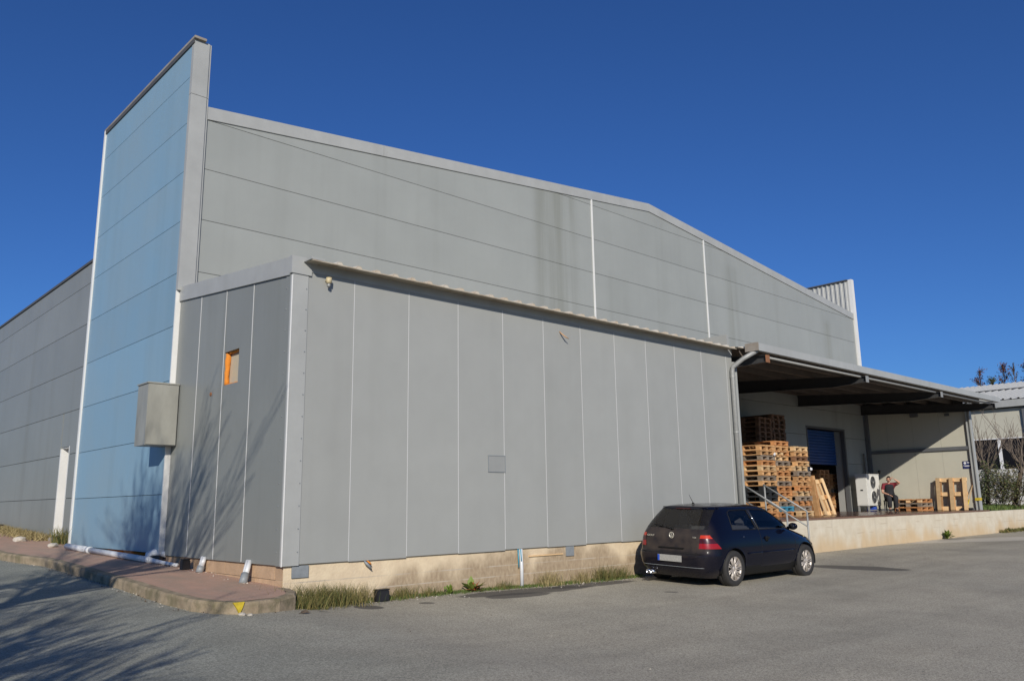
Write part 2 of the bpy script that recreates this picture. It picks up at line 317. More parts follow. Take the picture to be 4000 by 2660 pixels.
# ------------------------------------------------------------------ helpers
class MB:
    def __init__(s): s.v = []; s.f = []
    def add(s, vs, fs):
        o = len(s.v); s.v += [tuple(v) for v in vs]; s.f += [tuple(i + o for i in f) for f in fs]; return s
    def box(s, x0, x1, y0, y1, z0, z1):
        return s.add([(x0, y0, z0), (x1, y0, z0), (x1, y1, z0), (x0, y1, z0), (x0, y0, z1), (x1, y0, z1), (x1, y1, z1), (x0, y1, z1)],
                     [(0, 3, 2, 1), (4, 5, 6, 7), (0, 1, 5, 4), (1, 2, 6, 5), (2, 3, 7, 6), (3, 0, 4, 7)])
    def prism(s, poly, axis, a, b):     # poly in the other two axes (in xyz order), extruded from a to b
        n = len(poly); pts = []
        for d in (a, b):
            for p in poly:
                q = list(p); q.insert(axis, d); pts.append(q)
        fs = [tuple(range(n))[::-1], tuple(range(n, 2 * n))] + [(i, (i + 1) % n, n + (i + 1) % n, n + i) for i in range(n)]
        return s.add(pts, fs)
    def tube(s, pts, rad, n=8, cap=True):
        pts = [Vector(p) for p in pts]; m = len(pts)
        if not hasattr(rad, '__len__'): rad = [rad] * m
        base = len(s.v); prev = None
        for i, p in enumerate(pts):
            t = (pts[min(i + 1, m - 1)] - pts[max(i - 1, 0)])
            if t.length < 1e-9: t = Vector((0, 0, 1))
            t.normalize()
            if prev is None:
                a = Vector((0, 0, 1)) if abs(t.z) < .9 else Vector((1, 0, 0))
                u = t.cross(a).normalized()
            else:
                u = (prev - t * prev.dot(t)); u = u.normalized() if u.length > 1e-6 else t.orthogonal().normalized()
            prev = u; vv = t.cross(u)
            for k in range(n):
                an = 2 * math.pi * k / n
                s.v.append(tuple(p + (u * math.cos(an) + vv * math.sin(an)) * rad[i]))
        for i in range(m - 1):
            for k in range(n):
                a = base + i * n + k; b = base + i * n + (k + 1) % n
                s.f.append((a, b, b + n, a + n))
        if cap:
            s.f.append(tuple(base + k for k in range(n))[::-1]); s.f.append(tuple(base + (m - 1) * n + k for k in range(n)))
        return s
    def lathe(s, prof, c=(0, 0, 0), ax='z', n=24, close=False):   # prof: (r, h)
        base = len(s.v); m = len(prof)
        for r, h in prof:
            for k in range(n):
                a = 2 * math.pi * k / n; x, y = r * math.cos(a), r * math.sin(a)
                p = {'z': (x, y, h), 'y': (x, h, y), 'x': (h, x, y)}[ax]
                s.v.append((p[0] + c[0], p[1] + c[1], p[2] + c[2]))
        rng = m if close else m - 1
        for i in range(rng):
            j = (i + 1) % m
            for k in range(n):
                s.f.append((base + i * n + k, base + i * n + (k + 1) % n, base + j * n + (k + 1) % n, base + j * n + k))
        if not close:
            s.f.append(tuple(base + k for k in range(n))); s.f.append(tuple(base + (m - 1) * n + k for k in range(n)))
        return s
    def xf(s, mtx):
        s.v = [tuple(mtx @ Vector(v)) for v in s.v]; return s

def mesh_from(name, v, f, m, smooth=False, fix=True):
    me = bpy.data.meshes.new(name); me.from_pydata([tuple(p) for p in v], [], f)
    if fix and len(f) < 60000:
        bm = bmesh.new(); bm.from_mesh(me); bmesh.ops.recalc_face_normals(bm, faces=bm.faces); bm.to_mesh(me); bm.free()
    if m is not None: me.materials.append(m)
    if smooth:
        me.polygons.foreach_set('use_smooth', [True] * len(me.polygons))
    me.update(); return me

def put(name, me, parent=None, loc=None):
    o = bpy.data.objects.new(name, me); COL.objects.link(o)
    if parent is not None: o.parent = parent
    if loc is not None: o.location = loc
    return o
def obj(name, mb, m, parent=None, smooth=False, world=True, fix=True, bevel=0, label=None):
    """mesh object; vertices given in world space are shifted to the parent's origin"""
    off = Vector((0, 0, 0))
    if parent is not None and world:
        p = parent
        while p is not None: off += p.location; p = p.parent
    v = [tuple(Vector(q) - off) for q in mb.v] if off.length else mb.v
    me = mesh_from(name, v, mb.f, m, smooth, fix)
    if bevel:
        bm = bmesh.new(); bm.from_mesh(me); bmesh.ops.bevel(bm, geom=list(bm.edges), offset=bevel, segments=2, affect='EDGES'); bm.to_mesh(me); bm.free()
    o = put(name, me, parent)
    if label: o['label'] = label
    return o
def tag(o, label, cat, group=None, kind=None):
    if label: o['label'] = label
    if cat: o['category'] = cat
    if group: o['group'] = group
    if kind: o['kind'] = kind
    return o
def thing(name, label, cat, loc=(0, 0, 0), rot=(0, 0, 0), group=None):
    o = bpy.data.objects.new(name, None); COL.objects.link(o); o.location = loc; o.rotation_euler = rot; o.empty_display_size = .1
    return tag(o, label, cat, group)
def clip(poly, n, d):      # keep points with n.p <= d
    out = []
    for i in range(len(poly)):
        a, b = poly[i], poly[(i + 1) % len(poly)]
        da = n[0] * a[0] + n[1] * a[1] - d; db = n[0] * b[0] + n[1] * b[1] - d
        if da <= 0: out.append(a)
        if (da < 0 < db) or (db < 0 < da):
            t = da / (da - db); out.append((a[0] + (b[0] - a[0]) * t, a[1] + (b[1] - a[1]) * t))
    return out
def smooth01(t): t = max(0, min(1, t)); return t * t * (3 - 2 * t)
def interp(x, xs, ys): return float(np.interp(x, xs, ys))

# ------------------------------------------------------------------ ground
def ground_z(x, y):
    g0 = interp(x, [-60, -.9, -.4, .3, 1.3, 3.3, 5, 7.2, 12, 15, 30, 200], [-.13, -.14, -.165, -.235, -.285, -.31, -.345, -.37, -.33, -.29, -.26, -.3])
    if y > 0: g0 += .035 * min(y, 30) * (1 if x < 0 else max(0, 1 - x / 2))
    else: g0 += .035 * max(y, -4) + .03 * max(-8, min(y + 4, 0))
    return g0
xs = sorted(set([-300, -150, -80, -50, -35] + [round(v, 2) for v in np.arange(-25, -4, 1.)] + [round(v, 2) for v in np.arange(-4, 16, .25)] + [round(v, 2) for v in np.arange(16, 50, 1.)] + [60, 80, 120, 200, 300]))
ys = sorted(set([-300, -150, -80, -40] + [round(v, 2) for v in np.arange(-20, -8, 1.)] + [round(v, 2) for v in np.arange(-8, 12, .25)] + [round(v, 2) for v in np.arange(12, 50, 1.)] + [60, 90, 150, 300]))
mb = MB()
for j, y in enumerate(ys):
    for i, x in enumerate(xs):
        mb.v.append((x, y, ground_z(x, y) + .006 * math.sin(x * 1.3 + y * .7) * math.sin(y * 1.1 - x * .4)))
nx = len(xs)
mb.f = [(j * nx + i, j * nx + i + 1, (j + 1) * nx + i + 1, (j + 1) * nx + i) for j in range(len(ys) - 1) for i in range(nx - 1)]
o = obj('ground', mb, M['ground'], smooth=True, fix=False); tag(o, 'worn grey asphalt yard with dust and damp patches', None, kind='structure')

# pavement beside the side wall with its kerb
def pav_z(y): return .035 * max(y, -1.5)
kerb_pts = [(-1.95, 22), (-1.85, 12), (-1.72, 8.1), (-1.55, 7.1), (-1.38, 6.3), (-1.34, 4), (-1.37, 1.8), (-1.40, .3), (-1.36, -.35), (-1.24, -.72), (-1.05, -.93), (-.82, -.99), (-.5, -.93), (-.22, -.76), (-.04, -.48), (.02, -.2), (.02, -.01)]
kp = []
for i in range(len(kerb_pts) - 1):
    a, b = kerb_pts[i], kerb_pts[i + 1]; n = max(1, int(math.dist(a, b) / .25))
    for k in range(n): t = k / n; kp.append((a[0] + (b[0] - a[0]) * t, a[1] + (b[1] - a[1]) * t))
kp.append(kerb_pts[-1])
random.seed(3)
kn = []
for i, p in enumerate(kp):
    a = Vector(kp[max(i - 1, 0)]); b = Vector(kp[min(i + 1, len(kp) - 1)]); t = (b - a).normalized(); kn.append(Vector((-t.y, t.x)) )   # to the left of travel = inside? travel is -y, left is +x
mb = MB()
prof = [(0, -.25), (-.012, .0), (.0, .0), (.02, .012), (.11, .014), (.13, .0)]   # offset inside, z: bottom, top lip ...
for i, p in enumerate(kp):
    jit = random.uniform(-.012, .012); zt = pav_z(p[1]) + random.uniform(-.006, .005)
    for (o_, dz) in [(jit, -.40), (jit, -.03), (.018 + jit * .5, 0), (.13, .004), (.14, -.3)]:
        q = Vector(p) + kn[i] * o_; mb.v.append((q.x, q.y, zt + dz))
for i in range(len(kp) - 1):
    for k in range(4):
        a = i * 5 + k; mb.f.append((a, a + 1, a + 6, a + 5))
o = obj('kerb', mb, M['kerb']); tag(o, 'rough mossy concrete kerb edging the red pavement', None, kind='structure')
mb = MB()
inner = [(Vector(p) + kn[i] * .125) for i, p in enumerate(kp)]
for i, q in enumerate(inner):
    xw = max(q.x + .02, .09)
    for k in range(7):
        t = k / 6; x = q.x + (xw - q.x) * t; y = q.y
        if q.y < 0: x, y = q.x + (.02 - q.x) * t, q.y + (.02 - q.y) * t
        mb.v.append((x, y, pav_z(y) + .004 * math.sin(9 * x + 5 * y)))
mb.f = [(i * 7 + k, i * 7 + k + 1, (i + 1) * 7 + k + 1, (i + 1) * 7 + k) for i in range(len(inner) - 1) for k in range(6)]
o = obj('pavement', mb, M['pavement'], smooth=True); tag(o, 'reddish concrete pavement along the side of the building', None, kind='structure')

# ------------------------------------------------------------------ warehouse
wh = thing('warehouse', 'large grey panel-clad warehouse with low gable and tall blue corner panel', 'warehouse', (0, 4.25, 0))
RID = 14.14
def rooftop(x): return 8.70 + 1.48 * (x / RID) if x < RID else 10.18 - 1.48 * (x - RID) / (28 - RID)
def clip_roof(poly, drop=0.):
    s = 1.48 / RID; s2 = 1.48 / (28 - RID)
    poly = clip(poly, (-s, 1), 8.70 - drop)
    if poly: poly = clip(poly, (s2, 1), 10.18 + s2 * RID - drop)
    return poly
DX0, DX1, DZ1 = 23.1, 26.1, 3.66      # shutter opening
G = 4.25
# backing wall (core)
for (a, b, z0, z1) in ((0.0, DX0, -.3, 11), (DX1, 28.0, -.3, 11), (DX0, DX1, DZ1, 11)):
    p = clip_roof([(a, z0), (b, z0), (b, z1), (a, z1)], .04)
    obj('wall_core', MB().prism(p, 1, G + .03, G + .14), M['dark_joint'], wh)
zj = [.57, 1.4, 2.4, 3.4, 4.4, 5.4, 6.43, 7.45, 8.46, 9.48, 11]
secs = [(.22, 11.43), (11.47, 17.04), (17.08, 27.9)]
g = .0055
def panel(name, poly, ax, a, b, m, parent): return obj(name, MB().prism(poly, ax, a, b), m, parent)
for si, (sx0, sx1) in enumerate(secs):
    for k in range(len(zj) - 1):
        z0, z1 = zj[k] + g, zj[k + 1] - g
        if si == 0 and z1 < 4.6: continue
        segs = [(sx0, sx1, z0, z1)]
        if si == 2 and z0 < DZ1:
            segs = [(sx0, DX0 - .08, z0, z1), (DX1 + .02, sx1, z0, z1)]
            if z1 > DZ1: segs.append((DX0 - .079, DX1 + .019, DZ1 + .08, z1))
        for (a, b, c, d) in segs:
            p = clip_roof([(a, c), (b, c), (b, d), (a, d)], .05)
            if len(p) >= 3 and abs(sum(p[i][0] * p[(i + 1) % len(p)][1] - p[(i + 1) % len(p)][0] * p[i][1] for i in range(len(p)))) > .02:
                panel('wall_panel', p, 1, G - .03, G + .028, M['gable'], wh)
# white vertical cover strips on the gable
for x in (11.45, 17.06):
    obj('cover_strip', MB().box(x - .028, x + .028, G - .052, G - .031, 4.6, rooftop(x) - .255), M['white_trim'], wh)
# sloping gable fascia, in bent sheets
fx = [.22, 4.3, 10.05, RID, 18.2, 23.1, 27.93]
for i in range(len(fx) - 1):
    a, b = fx[i] + .004, fx[i + 1] - .004
    p = [(a, rooftop(a) - .26), (b, rooftop(b) - .26), (b, rooftop(b)), (a, rooftop(a))]
    panel('gable_fascia', p, 1, G - .055, G + .17, M['trim'], wh)
# tower wall on the left side: blue panels facing -x
TX = -.1
tj = [.31, 1.31, 2.31, 3.32, 4.32, 5.32, 6.32, 7.31, 8.30, 9.26, 10.02]
obj('wall_core', MB().box(TX + .03, TX + .12, G, 9.48, .31, 10.02), M['dark_joint'], wh)
for k in range(10):
    a, b = 4.27, 9.46
    obj('blue_panel', MB().box(TX - .03, TX + .028, a, b, tj[k] + .005, tj[k + 1] - .005), M['blue'], wh)
obj('coping', MB().box(TX - .055, TX + .18, 4.10, 9.58, 10.022, 10.07), M['coping'], wh)
obj('coping', MB().box(TX - .055, TX - .031, 4.15, 9.5, 9.93, 10.02), M['dark_coping'], wh)
# end post of the tower: upper wide post and lower narrow trim
for (z0, z1) in ((4.98, 8.87), (8.88, 10.018)):
    obj('corner_post', MB().box(TX - .036, .17, 4.16, 4.262, z0, z1), M['trim'], wh)
    obj('corner_flange', MB().box(.175, .215, 4.185, 4.28, z0, z1), M['trim'], wh)
obj('corner_trim', MB().box(TX - .034, .0, 4.225, 4.262, .3, 4.978), M['white_trim'], wh)
obj('corner_trim', MB().box(TX - .06, TX + .1, 9.47, 9.56, .27, 10.02), M['white_trim'], wh)
# far grey side wall
SX = -.08
gj = [.33, 1.33, 2.33, 3.33, 4.31, 5.31, 6.3, 6.8]
DY0, DY1, DZT = 10.32, 10.98, 2.52
for (a, b, c, d) in ((9.6, DY0, .2, 6.8), (DY1 + .051, 46, .2, 6.8), (DY0, DY1, DZT, 6.8)):
    obj('wall_core', MB().box(SX + .03, SX + .12, a, b, c, d), M['dark_joint'], wh)
for k in range(7):
    z0, z1 = gj[k] + .006, gj[k + 1] - .006
    if z0 < DZT:
        segs = [(9.6, DY0, z0, z1), (DY1 + .052, 46, z0, z1)]
        if z1 > DZT: segs.append((DY0 + .001, DY1 - .001, DZT, z1))
    else: segs = [(9.6, 22, z0, z1), (22.02, 46, z0, z1)]
    for (a, b, c, d) in segs:
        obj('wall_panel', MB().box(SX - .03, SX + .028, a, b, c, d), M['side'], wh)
obj('coping', MB().box(SX - .06, SX + .2, 9.6, 46, 6.8, 6.86), M['dark_coping'], wh)
# deep white door recess in the grey wall
dr = obj('door_recess', MB().box(SX - .03, .62, DY1 - .012, DY1 + .05, .3, DZT - .032).box(SX - .032, .62, DY0 - .05, DY0 + .0, .3, DZT).box(SX + .0, .62, DY0, DY1, DZT - .03, DZT + .02), M['white_trim'], wh)
obj('side_door', MB().box(.5, .55, DY0, DY1 - .014, .3, DZT - .034), M['white'], dr)
obj('door_sill', MB().box(-.22, .5, 10.25, 10.98, .1, .46), M['concrete'], wh, bevel=.02)
# right corner: ribbed parapet return and white corner trim
mb = MB(); y = 4.3; pts = []
while y < 9.4:
    pts += [(27.93, y), (27.93, y + .08), (27.89, y + .10), (27.89, y + .16), (27.93, y + .18)]; y += .20
n = len(pts)
for z in (6.9, 10.15):
    mb.v += [(p[0], p[1], z) for p in pts]
mb.f = [(i, i + 1, n + i + 1, n + i) for i in range(n - 1)]
obj('corner_filler', MB().box(27.885, 28.055, G - .04, G + .1, .3, 4.9), M['girt'], wh)
obj('ribbed_parapet', mb, M['whiteroof'], wh)
obj('parapet_skin', MB().box(27.95, 28.05, 4.31, 9.45, 4.8, 10.15), M['blue'], wh)
obj('coping', MB().box(27.84, 28.12, 4.31, 9.47, 10.152, 10.2), M['dark_coping'], wh)
obj('corner_trim', MB().box(27.94, 28.16, 4.16, 4.305, 4.9, 10.2), M['white_trim'], wh)
# hidden shell: roof, back and far walls keep the hall dark
obj('roof', MB().prism([(.05, 6.7), (14, 8.3), (27.9, 6.7), (27.9, 6.78), (14, 8.38), (.05, 6.78)], 1, G + .15, 46), M['whiteroof'], wh)
obj('rear_wall', MB().box(-.02, 28, 46, 46.1, -.2, 6.9), M['side'], wh)
obj('right_wall', MB().box(28.06, 28.14, G + .1, 46, -.3, 6.8), M['panel'], wh)
obj('left_wall', MB().box(.64, .70, G + .15, 46, -.2, 6.7), M['panel'], wh)
obj('hall_floor', MB().box(.7, 28.05, G + .03, 46, .3, .565), M['dockfloor'], wh)
# concrete footing under side and tower: laid blocks
random.seed(5)
for r_, (z0, z1) in enumerate(((-.12, .10), (.11, .30))):
    y = .06 - (.2 if r_ else 0)
    while y < 15:
        y1 = y + .40
        if z1 > pav_z(y) - .02:
            a = max(y, .05)
            j = random.uniform(-.008, .008)
            if not (4.3 < y < 5.2 and r_ == 1) :
                obj('footing_block', MB().box(.03 + j, .2, a, y1 - .012, z0, min(z1, .30)), M['block'], wh if y > 4.2 else None) if y > 4.2 else None
        y = y1
obj('footing', MB().box(.06, .25, 4.25, 46, -.3, .33), M['concrete'], wh)
obj('foam_strip', MB().tube([(.02, 5.2, .27), (.0, 5.45, .265), (.01, 5.75, .275), (.02, 6.0, .28)], .028, 6), M['foam'], wh, smooth=True)
obj('foam_strip', MB().tube([(.02, 6.5, .28), (.0, 6.8, .27), (.01, 7.1, .28), (.02, 7.35, .28)], .03, 6), M['foam'], wh, smooth=True)
# loading door
fr = obj('shutter_frame', MB().box(DX0 - .078, DX0, G - .045, G + .1, .57, DZ1 + .078).box(DX1 - .09, DX1 + .018, G - .045, G + .1, .57, DZ1 + .078).box(DX0, DX1 - .09, G - .045, G + .1, DZ1, DZ1 + .078), M['dooropen'], wh)
obj('reveal', MB().box(DX1 - .04, DX1 - .005, G + .1, G + .42, .57, DZ1), M['panel'], wh); obj('reveal', MB().box(DX0 + .005, DX0 + .04, G + .1, G + .42, .57, DZ1), M['panel'], wh)
sh = obj('roller_shutter', MB().box(DX0 + .04, DX1 - .04, G + .40, G + .42, 2.36, DZ1), M['shutter'], wh)
z = 2.36
while z < DZ1 - .05:
    obj('slat', MB().add([(x, y, zz) for x in (DX0 + .04, DX1 - .04) for (y, zz) in ((G + .399, z), (G + .365, z + .022), (G + .365, z + .085), (G + .399, z + .107))], [(0, 1, 5, 4), (1, 2, 6, 5), (2, 3, 7, 6)]), M['shutter'], sh)
    z += .11
# small hatch behind the pallets
obj('wall_vent', MB().box(21.7, 22.6, G - .05, G - .031, 2.75, 2.86), M['dooropen'], wh)

# ------------------------------------------------------------------ annex
an = thing('annex', 'flat-fronted grey annex of vertical panels with a corrugated mono-pitch roof', 'annex building', (0, 0, 0))
CB = .29                                     # bottom of the cladding
def annex_top(y): return 4.36 + .1 * y       # bottom of side fascia
xj = [.20] + [.99 + 1.018 * i for i in range(11)] + [11.42]
for i in range(len(xj) - 1):
    b_ = CB - .012 * (i % 2) + .004 * i
    obj('wall_panel', MB().box(xj[i] + .004, xj[i + 1] - .004, -.045, .0, b_, 4.60), M['panel'], an)
    if i: obj('sunlit_joint_edge', MB().box(xj[i] - .004, xj[i] + .004, -.049, -.02, b_ + .005, 4.59), M['strip'], an)
yj = [.13, 1.2, 2.2, 3.24, 4.22]
for i in range(4):
    p = [(yj[i] + .006, CB - .01), (yj[i + 1] - .006, CB - .01), (yj[i + 1] - .006, annex_top(yj[i + 1]) + .03), (yj[i] + .006, annex_top(yj[i]) + .03)]
    if i == 1 or i == 2:
        pass
    cut = [(p[0][0], p[1][0], p[0][1], None)]
    if i == 1:      # panel with the foam-lined opening
        oy0, oy1, oz0, oz1 = 1.63, 2.16, 2.99, 3.53
        top = annex_top
        for q in ([(yj[i] + .006, CB - .01), (oy0, CB - .01), (oy0, top(oy0) + .03), (yj[i] + .006, top(yj[i]) + .03)],
                  [(oy1, CB - .01), (yj[i + 1] - .006, CB - .01), (yj[i + 1] - .006, top(yj[i + 1]) + .03), (oy1, top(oy1) + .03)],
                  [(oy0, CB - .01), (oy1, CB - .01), (oy1, oz0), (oy0, oz0)], [(oy0, oz1), (oy1, oz1), (oy1, top(oy1) + .03), (oy0, top(oy0) + .03)]):
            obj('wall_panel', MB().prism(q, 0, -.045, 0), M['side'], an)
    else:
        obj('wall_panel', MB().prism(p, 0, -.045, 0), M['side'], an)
    if i: obj('sunlit_joint_edge', MB().box(-.051, -.02, yj[i] - .005, yj[i] + .005, CB, annex_top(yj[i]) - .0), M['strip'], an)
# opening with foam
fo = obj('cut_opening', MB().box(.045, .06, 1.6, 2.2, 2.95, 3.57), M['foamgrey'], an, label='square hole cut in the side wall showing orange foam')
mb = MB()
random.seed(2)
for (p0, p1) in (((1.64, 2.995), (2.15, 2.995)), ((2.145, 3.0), (2.145, 3.52)), ((1.64, 3.52), (2.15, 3.52)), ((1.64, 3.0), (1.64, 3.52))):
    pts = []
    for k in range(9):
        t = k / 8; pts.append((.01 + random.uniform(-.012, .008), p0[0] + (p1[0] - p0[0]) * t, p0[1] + (p1[1] - p0[1]) * t))
    r = .045 if p0[0] == p1[0] == 2.145 else .022
    mb.tube(pts, [r * random.uniform(.8, 1.15) for _ in pts], 7)
obj('foam_edge', mb, M['foam'], fo, smooth=True)
obj('foam_plug', MB().lathe([(.001, -.06), (.03, -.058), (.035, -.045)], (0, 2.62, 2.9), 'x', 10), M['rust'], an)
# corner trims
obj('corner_trim', MB().box(-.058, .20, -.058, -.0, CB - .015, 4.60), M['trim'], an)
obj('corner_trim', MB().box(-.058, -.0, .0, .125, CB - .015, 4.36), M['side'], an)
m = MB()
for k in range(14):
    for (sx_, sy_) in ((.17, -.060), (-.060, .10)): m.box(sx_ - .007, sx_ + .007, sy_ - .007, sy_ + .007, .45 + k * .31, .464 + k * .31)
o_ = obj('screw_heads', m, M['greypvc'], an); o_['kind'] = 'stuff'
obj('corner_bead', MB().box(-.066, -.050, -.066, -.050, CB - .02, 4.35), M['white_trim'], an)
obj('corner_trim', MB().box(11.43, 11.60, -.058, .1, CB - .7, 4.3), M['trim'], an)
obj('end_wall', MB().box(11.50, 11.598, .1, 4.2, -.3, 5.0), M['panel'], an)
for i in range(3):
    obj('trim_rib', MB().box(11.455 + .045 * i, 11.47 + .045 * i, -.07, -.055, CB - .65, 4.2), M['trim'], an)
# side fascia (raked) and corner piece
p = [(-.0, 4.37), (4.2, annex_top(4.2) + .01), (4.2, annex_top(4.2) + .27), (0, 4.63)]
obj('side_fascia', MB().prism([(.001, 4.36), (4.21, 4.36 + .421), (4.21, 4.36 + .421 + .27), (.001, 4.63)], 0, -.075, .1), M['trim'], an)
obj('corner_cap', MB().box(-.082, .24, -.075, .0, 4.38, 4.64), M['trim'], an)
obj('front_flashing', MB().box(.241, 11.42, -.058, -.046, 4.44, 4.60), M['trim'], an)
# corrugated sheet with its overhang
def corrugated(x0, x1, y0, z0, y1, z1, pitch=.333, h=.038, thick=.006):
    prof = []; x = x0
    while x < x1 - .01:
        for dx, dz in ((0, 0), (.21, 0), (.245, h), (.30, h), (.332, 0)):
            if x + dx <= x1: prof.append((x + dx, dz))
        x += pitch
    m = MB(); n = len(prof)
    for (y, z) in ((y0, z0), (y1, z1)):
        for px_, dz in prof: m.v.append((px_, y, z + dz))
    for (y, z) in ((y0, z0), (y1, z1)):
        for px_, dz in prof: m.v.append((px_, y, z + dz - thick))
    for i in range(n - 1):
        m.f.append((i, i + 1, n + i + 1, n + i)); m.f.append((2 * n + i, 3 * n + i, 3 * n + i + 1, 2 * n + i + 1)); m.f.append((i, 2 * n + i, 2 * n + i + 1, i + 1))
    for i in range(n - 1):      # foam closers in the rib ends
        (xa, za), (xb, zb) = prof[i], prof[i + 1]
        if za > 0 or zb > 0:
            m.add([(xa, y0 + .004, z0 - .001), (xb, y0 + .004, z0 - .001), (xb, y0 + .004, z0 + zb), (xa, y0 + .004, z0 + za)], [(0, 1, 2, 3)])
    return m
obj('roof_sheet', corrugated(.30, 11.25, -.30, 4.568, 4.2, 5.02), M['roof'], an)
obj('roof_sheet', corrugated(11.26, 11.62, -.34, 4.60, 4.2, 5.05), M['roof'], an)
obj('eave_board', MB().add([(.12, -.31, 4.545), (11.25, -.31, 4.545), (11.25, -.05, 4.572), (.12, -.05, 4.572), (.12, -.31, 4.562), (11.25, -.31, 4.562), (11.25, -.05, 4.59), (.12, -.05, 4.59)],
    [(0, 3, 2, 1), (4, 5, 6, 7), (0, 1, 5, 4), (1, 2, 6, 5), (2, 3, 7, 6), (3, 0, 4, 7)]), M['eave'], an)
obj('eave_end', MB().box(.10, .32, -.305, .0, 4.566, 4.60), M['trim'], an)
# plinth
obj('plinth', MB().box(.0, 11.58, -.005, .2, -.9, CB + .02), M['plinth'], an)
random.seed(8)
for r_, (z0, z1) in enumerate(((-.14, .08), (.087, .30))):
    y = -.004 if r_ == 0 else -.18
    while y < 4.2:
        y1 = min(y + .40, 4.24); a = max(y, -.004)
        if y1 - a > .03:
            obj('footing_block', MB().box(-.006 + random.uniform(-.006, .006), .19, a, y1 - .008, z0, z1), M['block'], an)
        y = y + .40
obj('footing', MB().box(.012, .2, .0, 4.24, -.4, .31), M['concrete'], an)
# bits fixed to the front wall
obj('hatch_plate', MB().box(3.68, 4.045, -.058, -.046, 1.60, 1.86), M['hatch'], an, label='small grey square hatch in the front wall')
obj('hatch_edge', MB().box(3.665, 4.058, -.064, -.046, 1.861, 1.873).box(4.046, 4.058, -.064, -.046, 1.589, 1.860).box(3.668, 3.679, -.060, -.046, 1.589, 1.860).box(3.680, 4.045, -.060, -.046, 1.589, 1.599), M['greypvc'], an)
obj('cover_plate', MB().box(.12, .37, -.03, -.006, .11, .27), M['greypvc'], an)
obj('cover_plate', MB().box(5.55, 5.75, -.03, -.006, .12, .29), M['greypvc'], an)
obj('wooden_batten', MB().box(4.62, 5.46, -.03, -.006, .155, .175), M['pale_wood'], an)
def conduit():
    c = obj('conduit', MB().tube([(4.40, -.06, -.36), (4.40, -.06, -.02), (4.385, -.06, .30)], .030, 10), M['pvc'], an, smooth=True)
    c['label'] = 'pale vertical conduit on the plinth with blue tubes beside it'
    obj('blue_tube', MB().tube([(4.345, -.05, .0), (4.33, -.05, .30)], .010, 6).tube([(4.37, -.09, .10), (4.355, -.09, .30)], .009, 6), mat('blue_tube', (.05, .3, .42), .4), c, smooth=True)
conduit()
# downpipe with its elbow
dp = obj('downpipe', MB().tube([(11.30, -.12, -.2), (11.30, -.12, 4.06), (11.305, -.15, 4.16), (11.40, -.38, 4.33), (11.56, -.66, 4.50)], .055, 14), M['steel'], an, smooth=True)
for z in (.9, 2.6, 3.9):
    obj('pipe_clip', MB().lathe([(.058, z), (.064, z), (.064, z + .035), (.058, z + .035)], (11.30, -.12, 0), 'z', 14, True), M['steel'], dp)

# things hanging on the annex
t = thing('wall_lamp', 'small cream lamp fitting on the front wall below the eave near the corner', 'wall lamp', (.50, -.045, 4.34))
obj('lamp_body', MB().lathe([(.02, .055), (.045, .05), (.04, -.03), (.02, -.04)], (.5, -.12, 4.34), 'z', 10).box(.48, .52, -.10, -.045, 4.335, 4.365), M['cream'], t, smooth=True)
obj('bulb', MB().lathe([(.002, -.095), (.022, -.085), (.028, -.06), (.018, -.04)], (.5, -.12, 4.34), 'z', 10), M['steel'], t, smooth=True)
t = obj('cable_end', MB().tube([(5.50, -.05, 4.25), (5.52, -.09, 4.20), (5.57, -.14, 4.14), (5.63, -.16, 4.11)], [.010, .014, .014, .008], 6), mat('copper_flex', (.45, .27, .14), .6), smooth=True)
tag(t, 'short bent tan cable sticking out of the front wall under the eave', 'cable')
# electric cabinet over the corner
cb = thing('wall_cabinet', 'weathered grey-green metal box hung high on the blue corner panel', 'wall box', (-.3, 4.2, 2.13))
obj('cabinet_body', MB().box(-.59, -.062, 3.97, 4.215, 2.14, 3.20).box(-.59, -.137, 4.215, 4.47, 2.14, 3.20), M['cabinet'], cb)
obj('cabinet_lid', MB().box(-.61, -.062, 3.95, 4.215, 3.201, 3.225).box(-.61, -.137, 4.215, 4.48, 3.201, 3.225), M['cabinet'], cb)
obj('front_sheet', MB().box(-.575, -.075, 3.955, 3.968, 2.15, 3.19), M['cabinet'], cb)

# pipes and boxes on the pavement
def pz(y): return pav_z(y)
t = thing('drain_pipe', 'long white drain pipe lying along the foot of the blue wall', 'pipe', (-.38, 6.2, pz(6.2)))
obj('pipe_length', MB().tube([(-.53, 8.2, pz(8.2) + .06), (-.45, 6.95, pz(6.95) + .06)], .060, 14), M['pvc'], t, smooth=True)
obj('pipe_length', MB().tube([(-.452, 7.0, pz(7) + .06), (-.24, 4.35, pz(4.35) + .055)], .052, 14), M['pvc'], t, smooth=True)
obj('pipe_socket', MB().tube([(-.457, 7.06, pz(7) + .06), (-.448, 6.93, pz(6.93) + .06)], .065, 14), M['pvc'], t, smooth=True)
t = obj('elbow_pipe', MB().tube([(-.0, 4.20, .29), (-.07, 4.30, .325), (-.14, 4.44, .325), (-.20, 4.53, .285), (-.215, 4.50, .225), (-.20, 4.36, .195), (-.16, 3.95, .175), (-.10, 3.45, .15)], [.058, .058, .058, .057, .055, .045, .032, .03], 12), M['pvc'], smooth=True)
tag(t, 'bent white pipe curling out below the blue wall next to the long pipe', 'pipe')
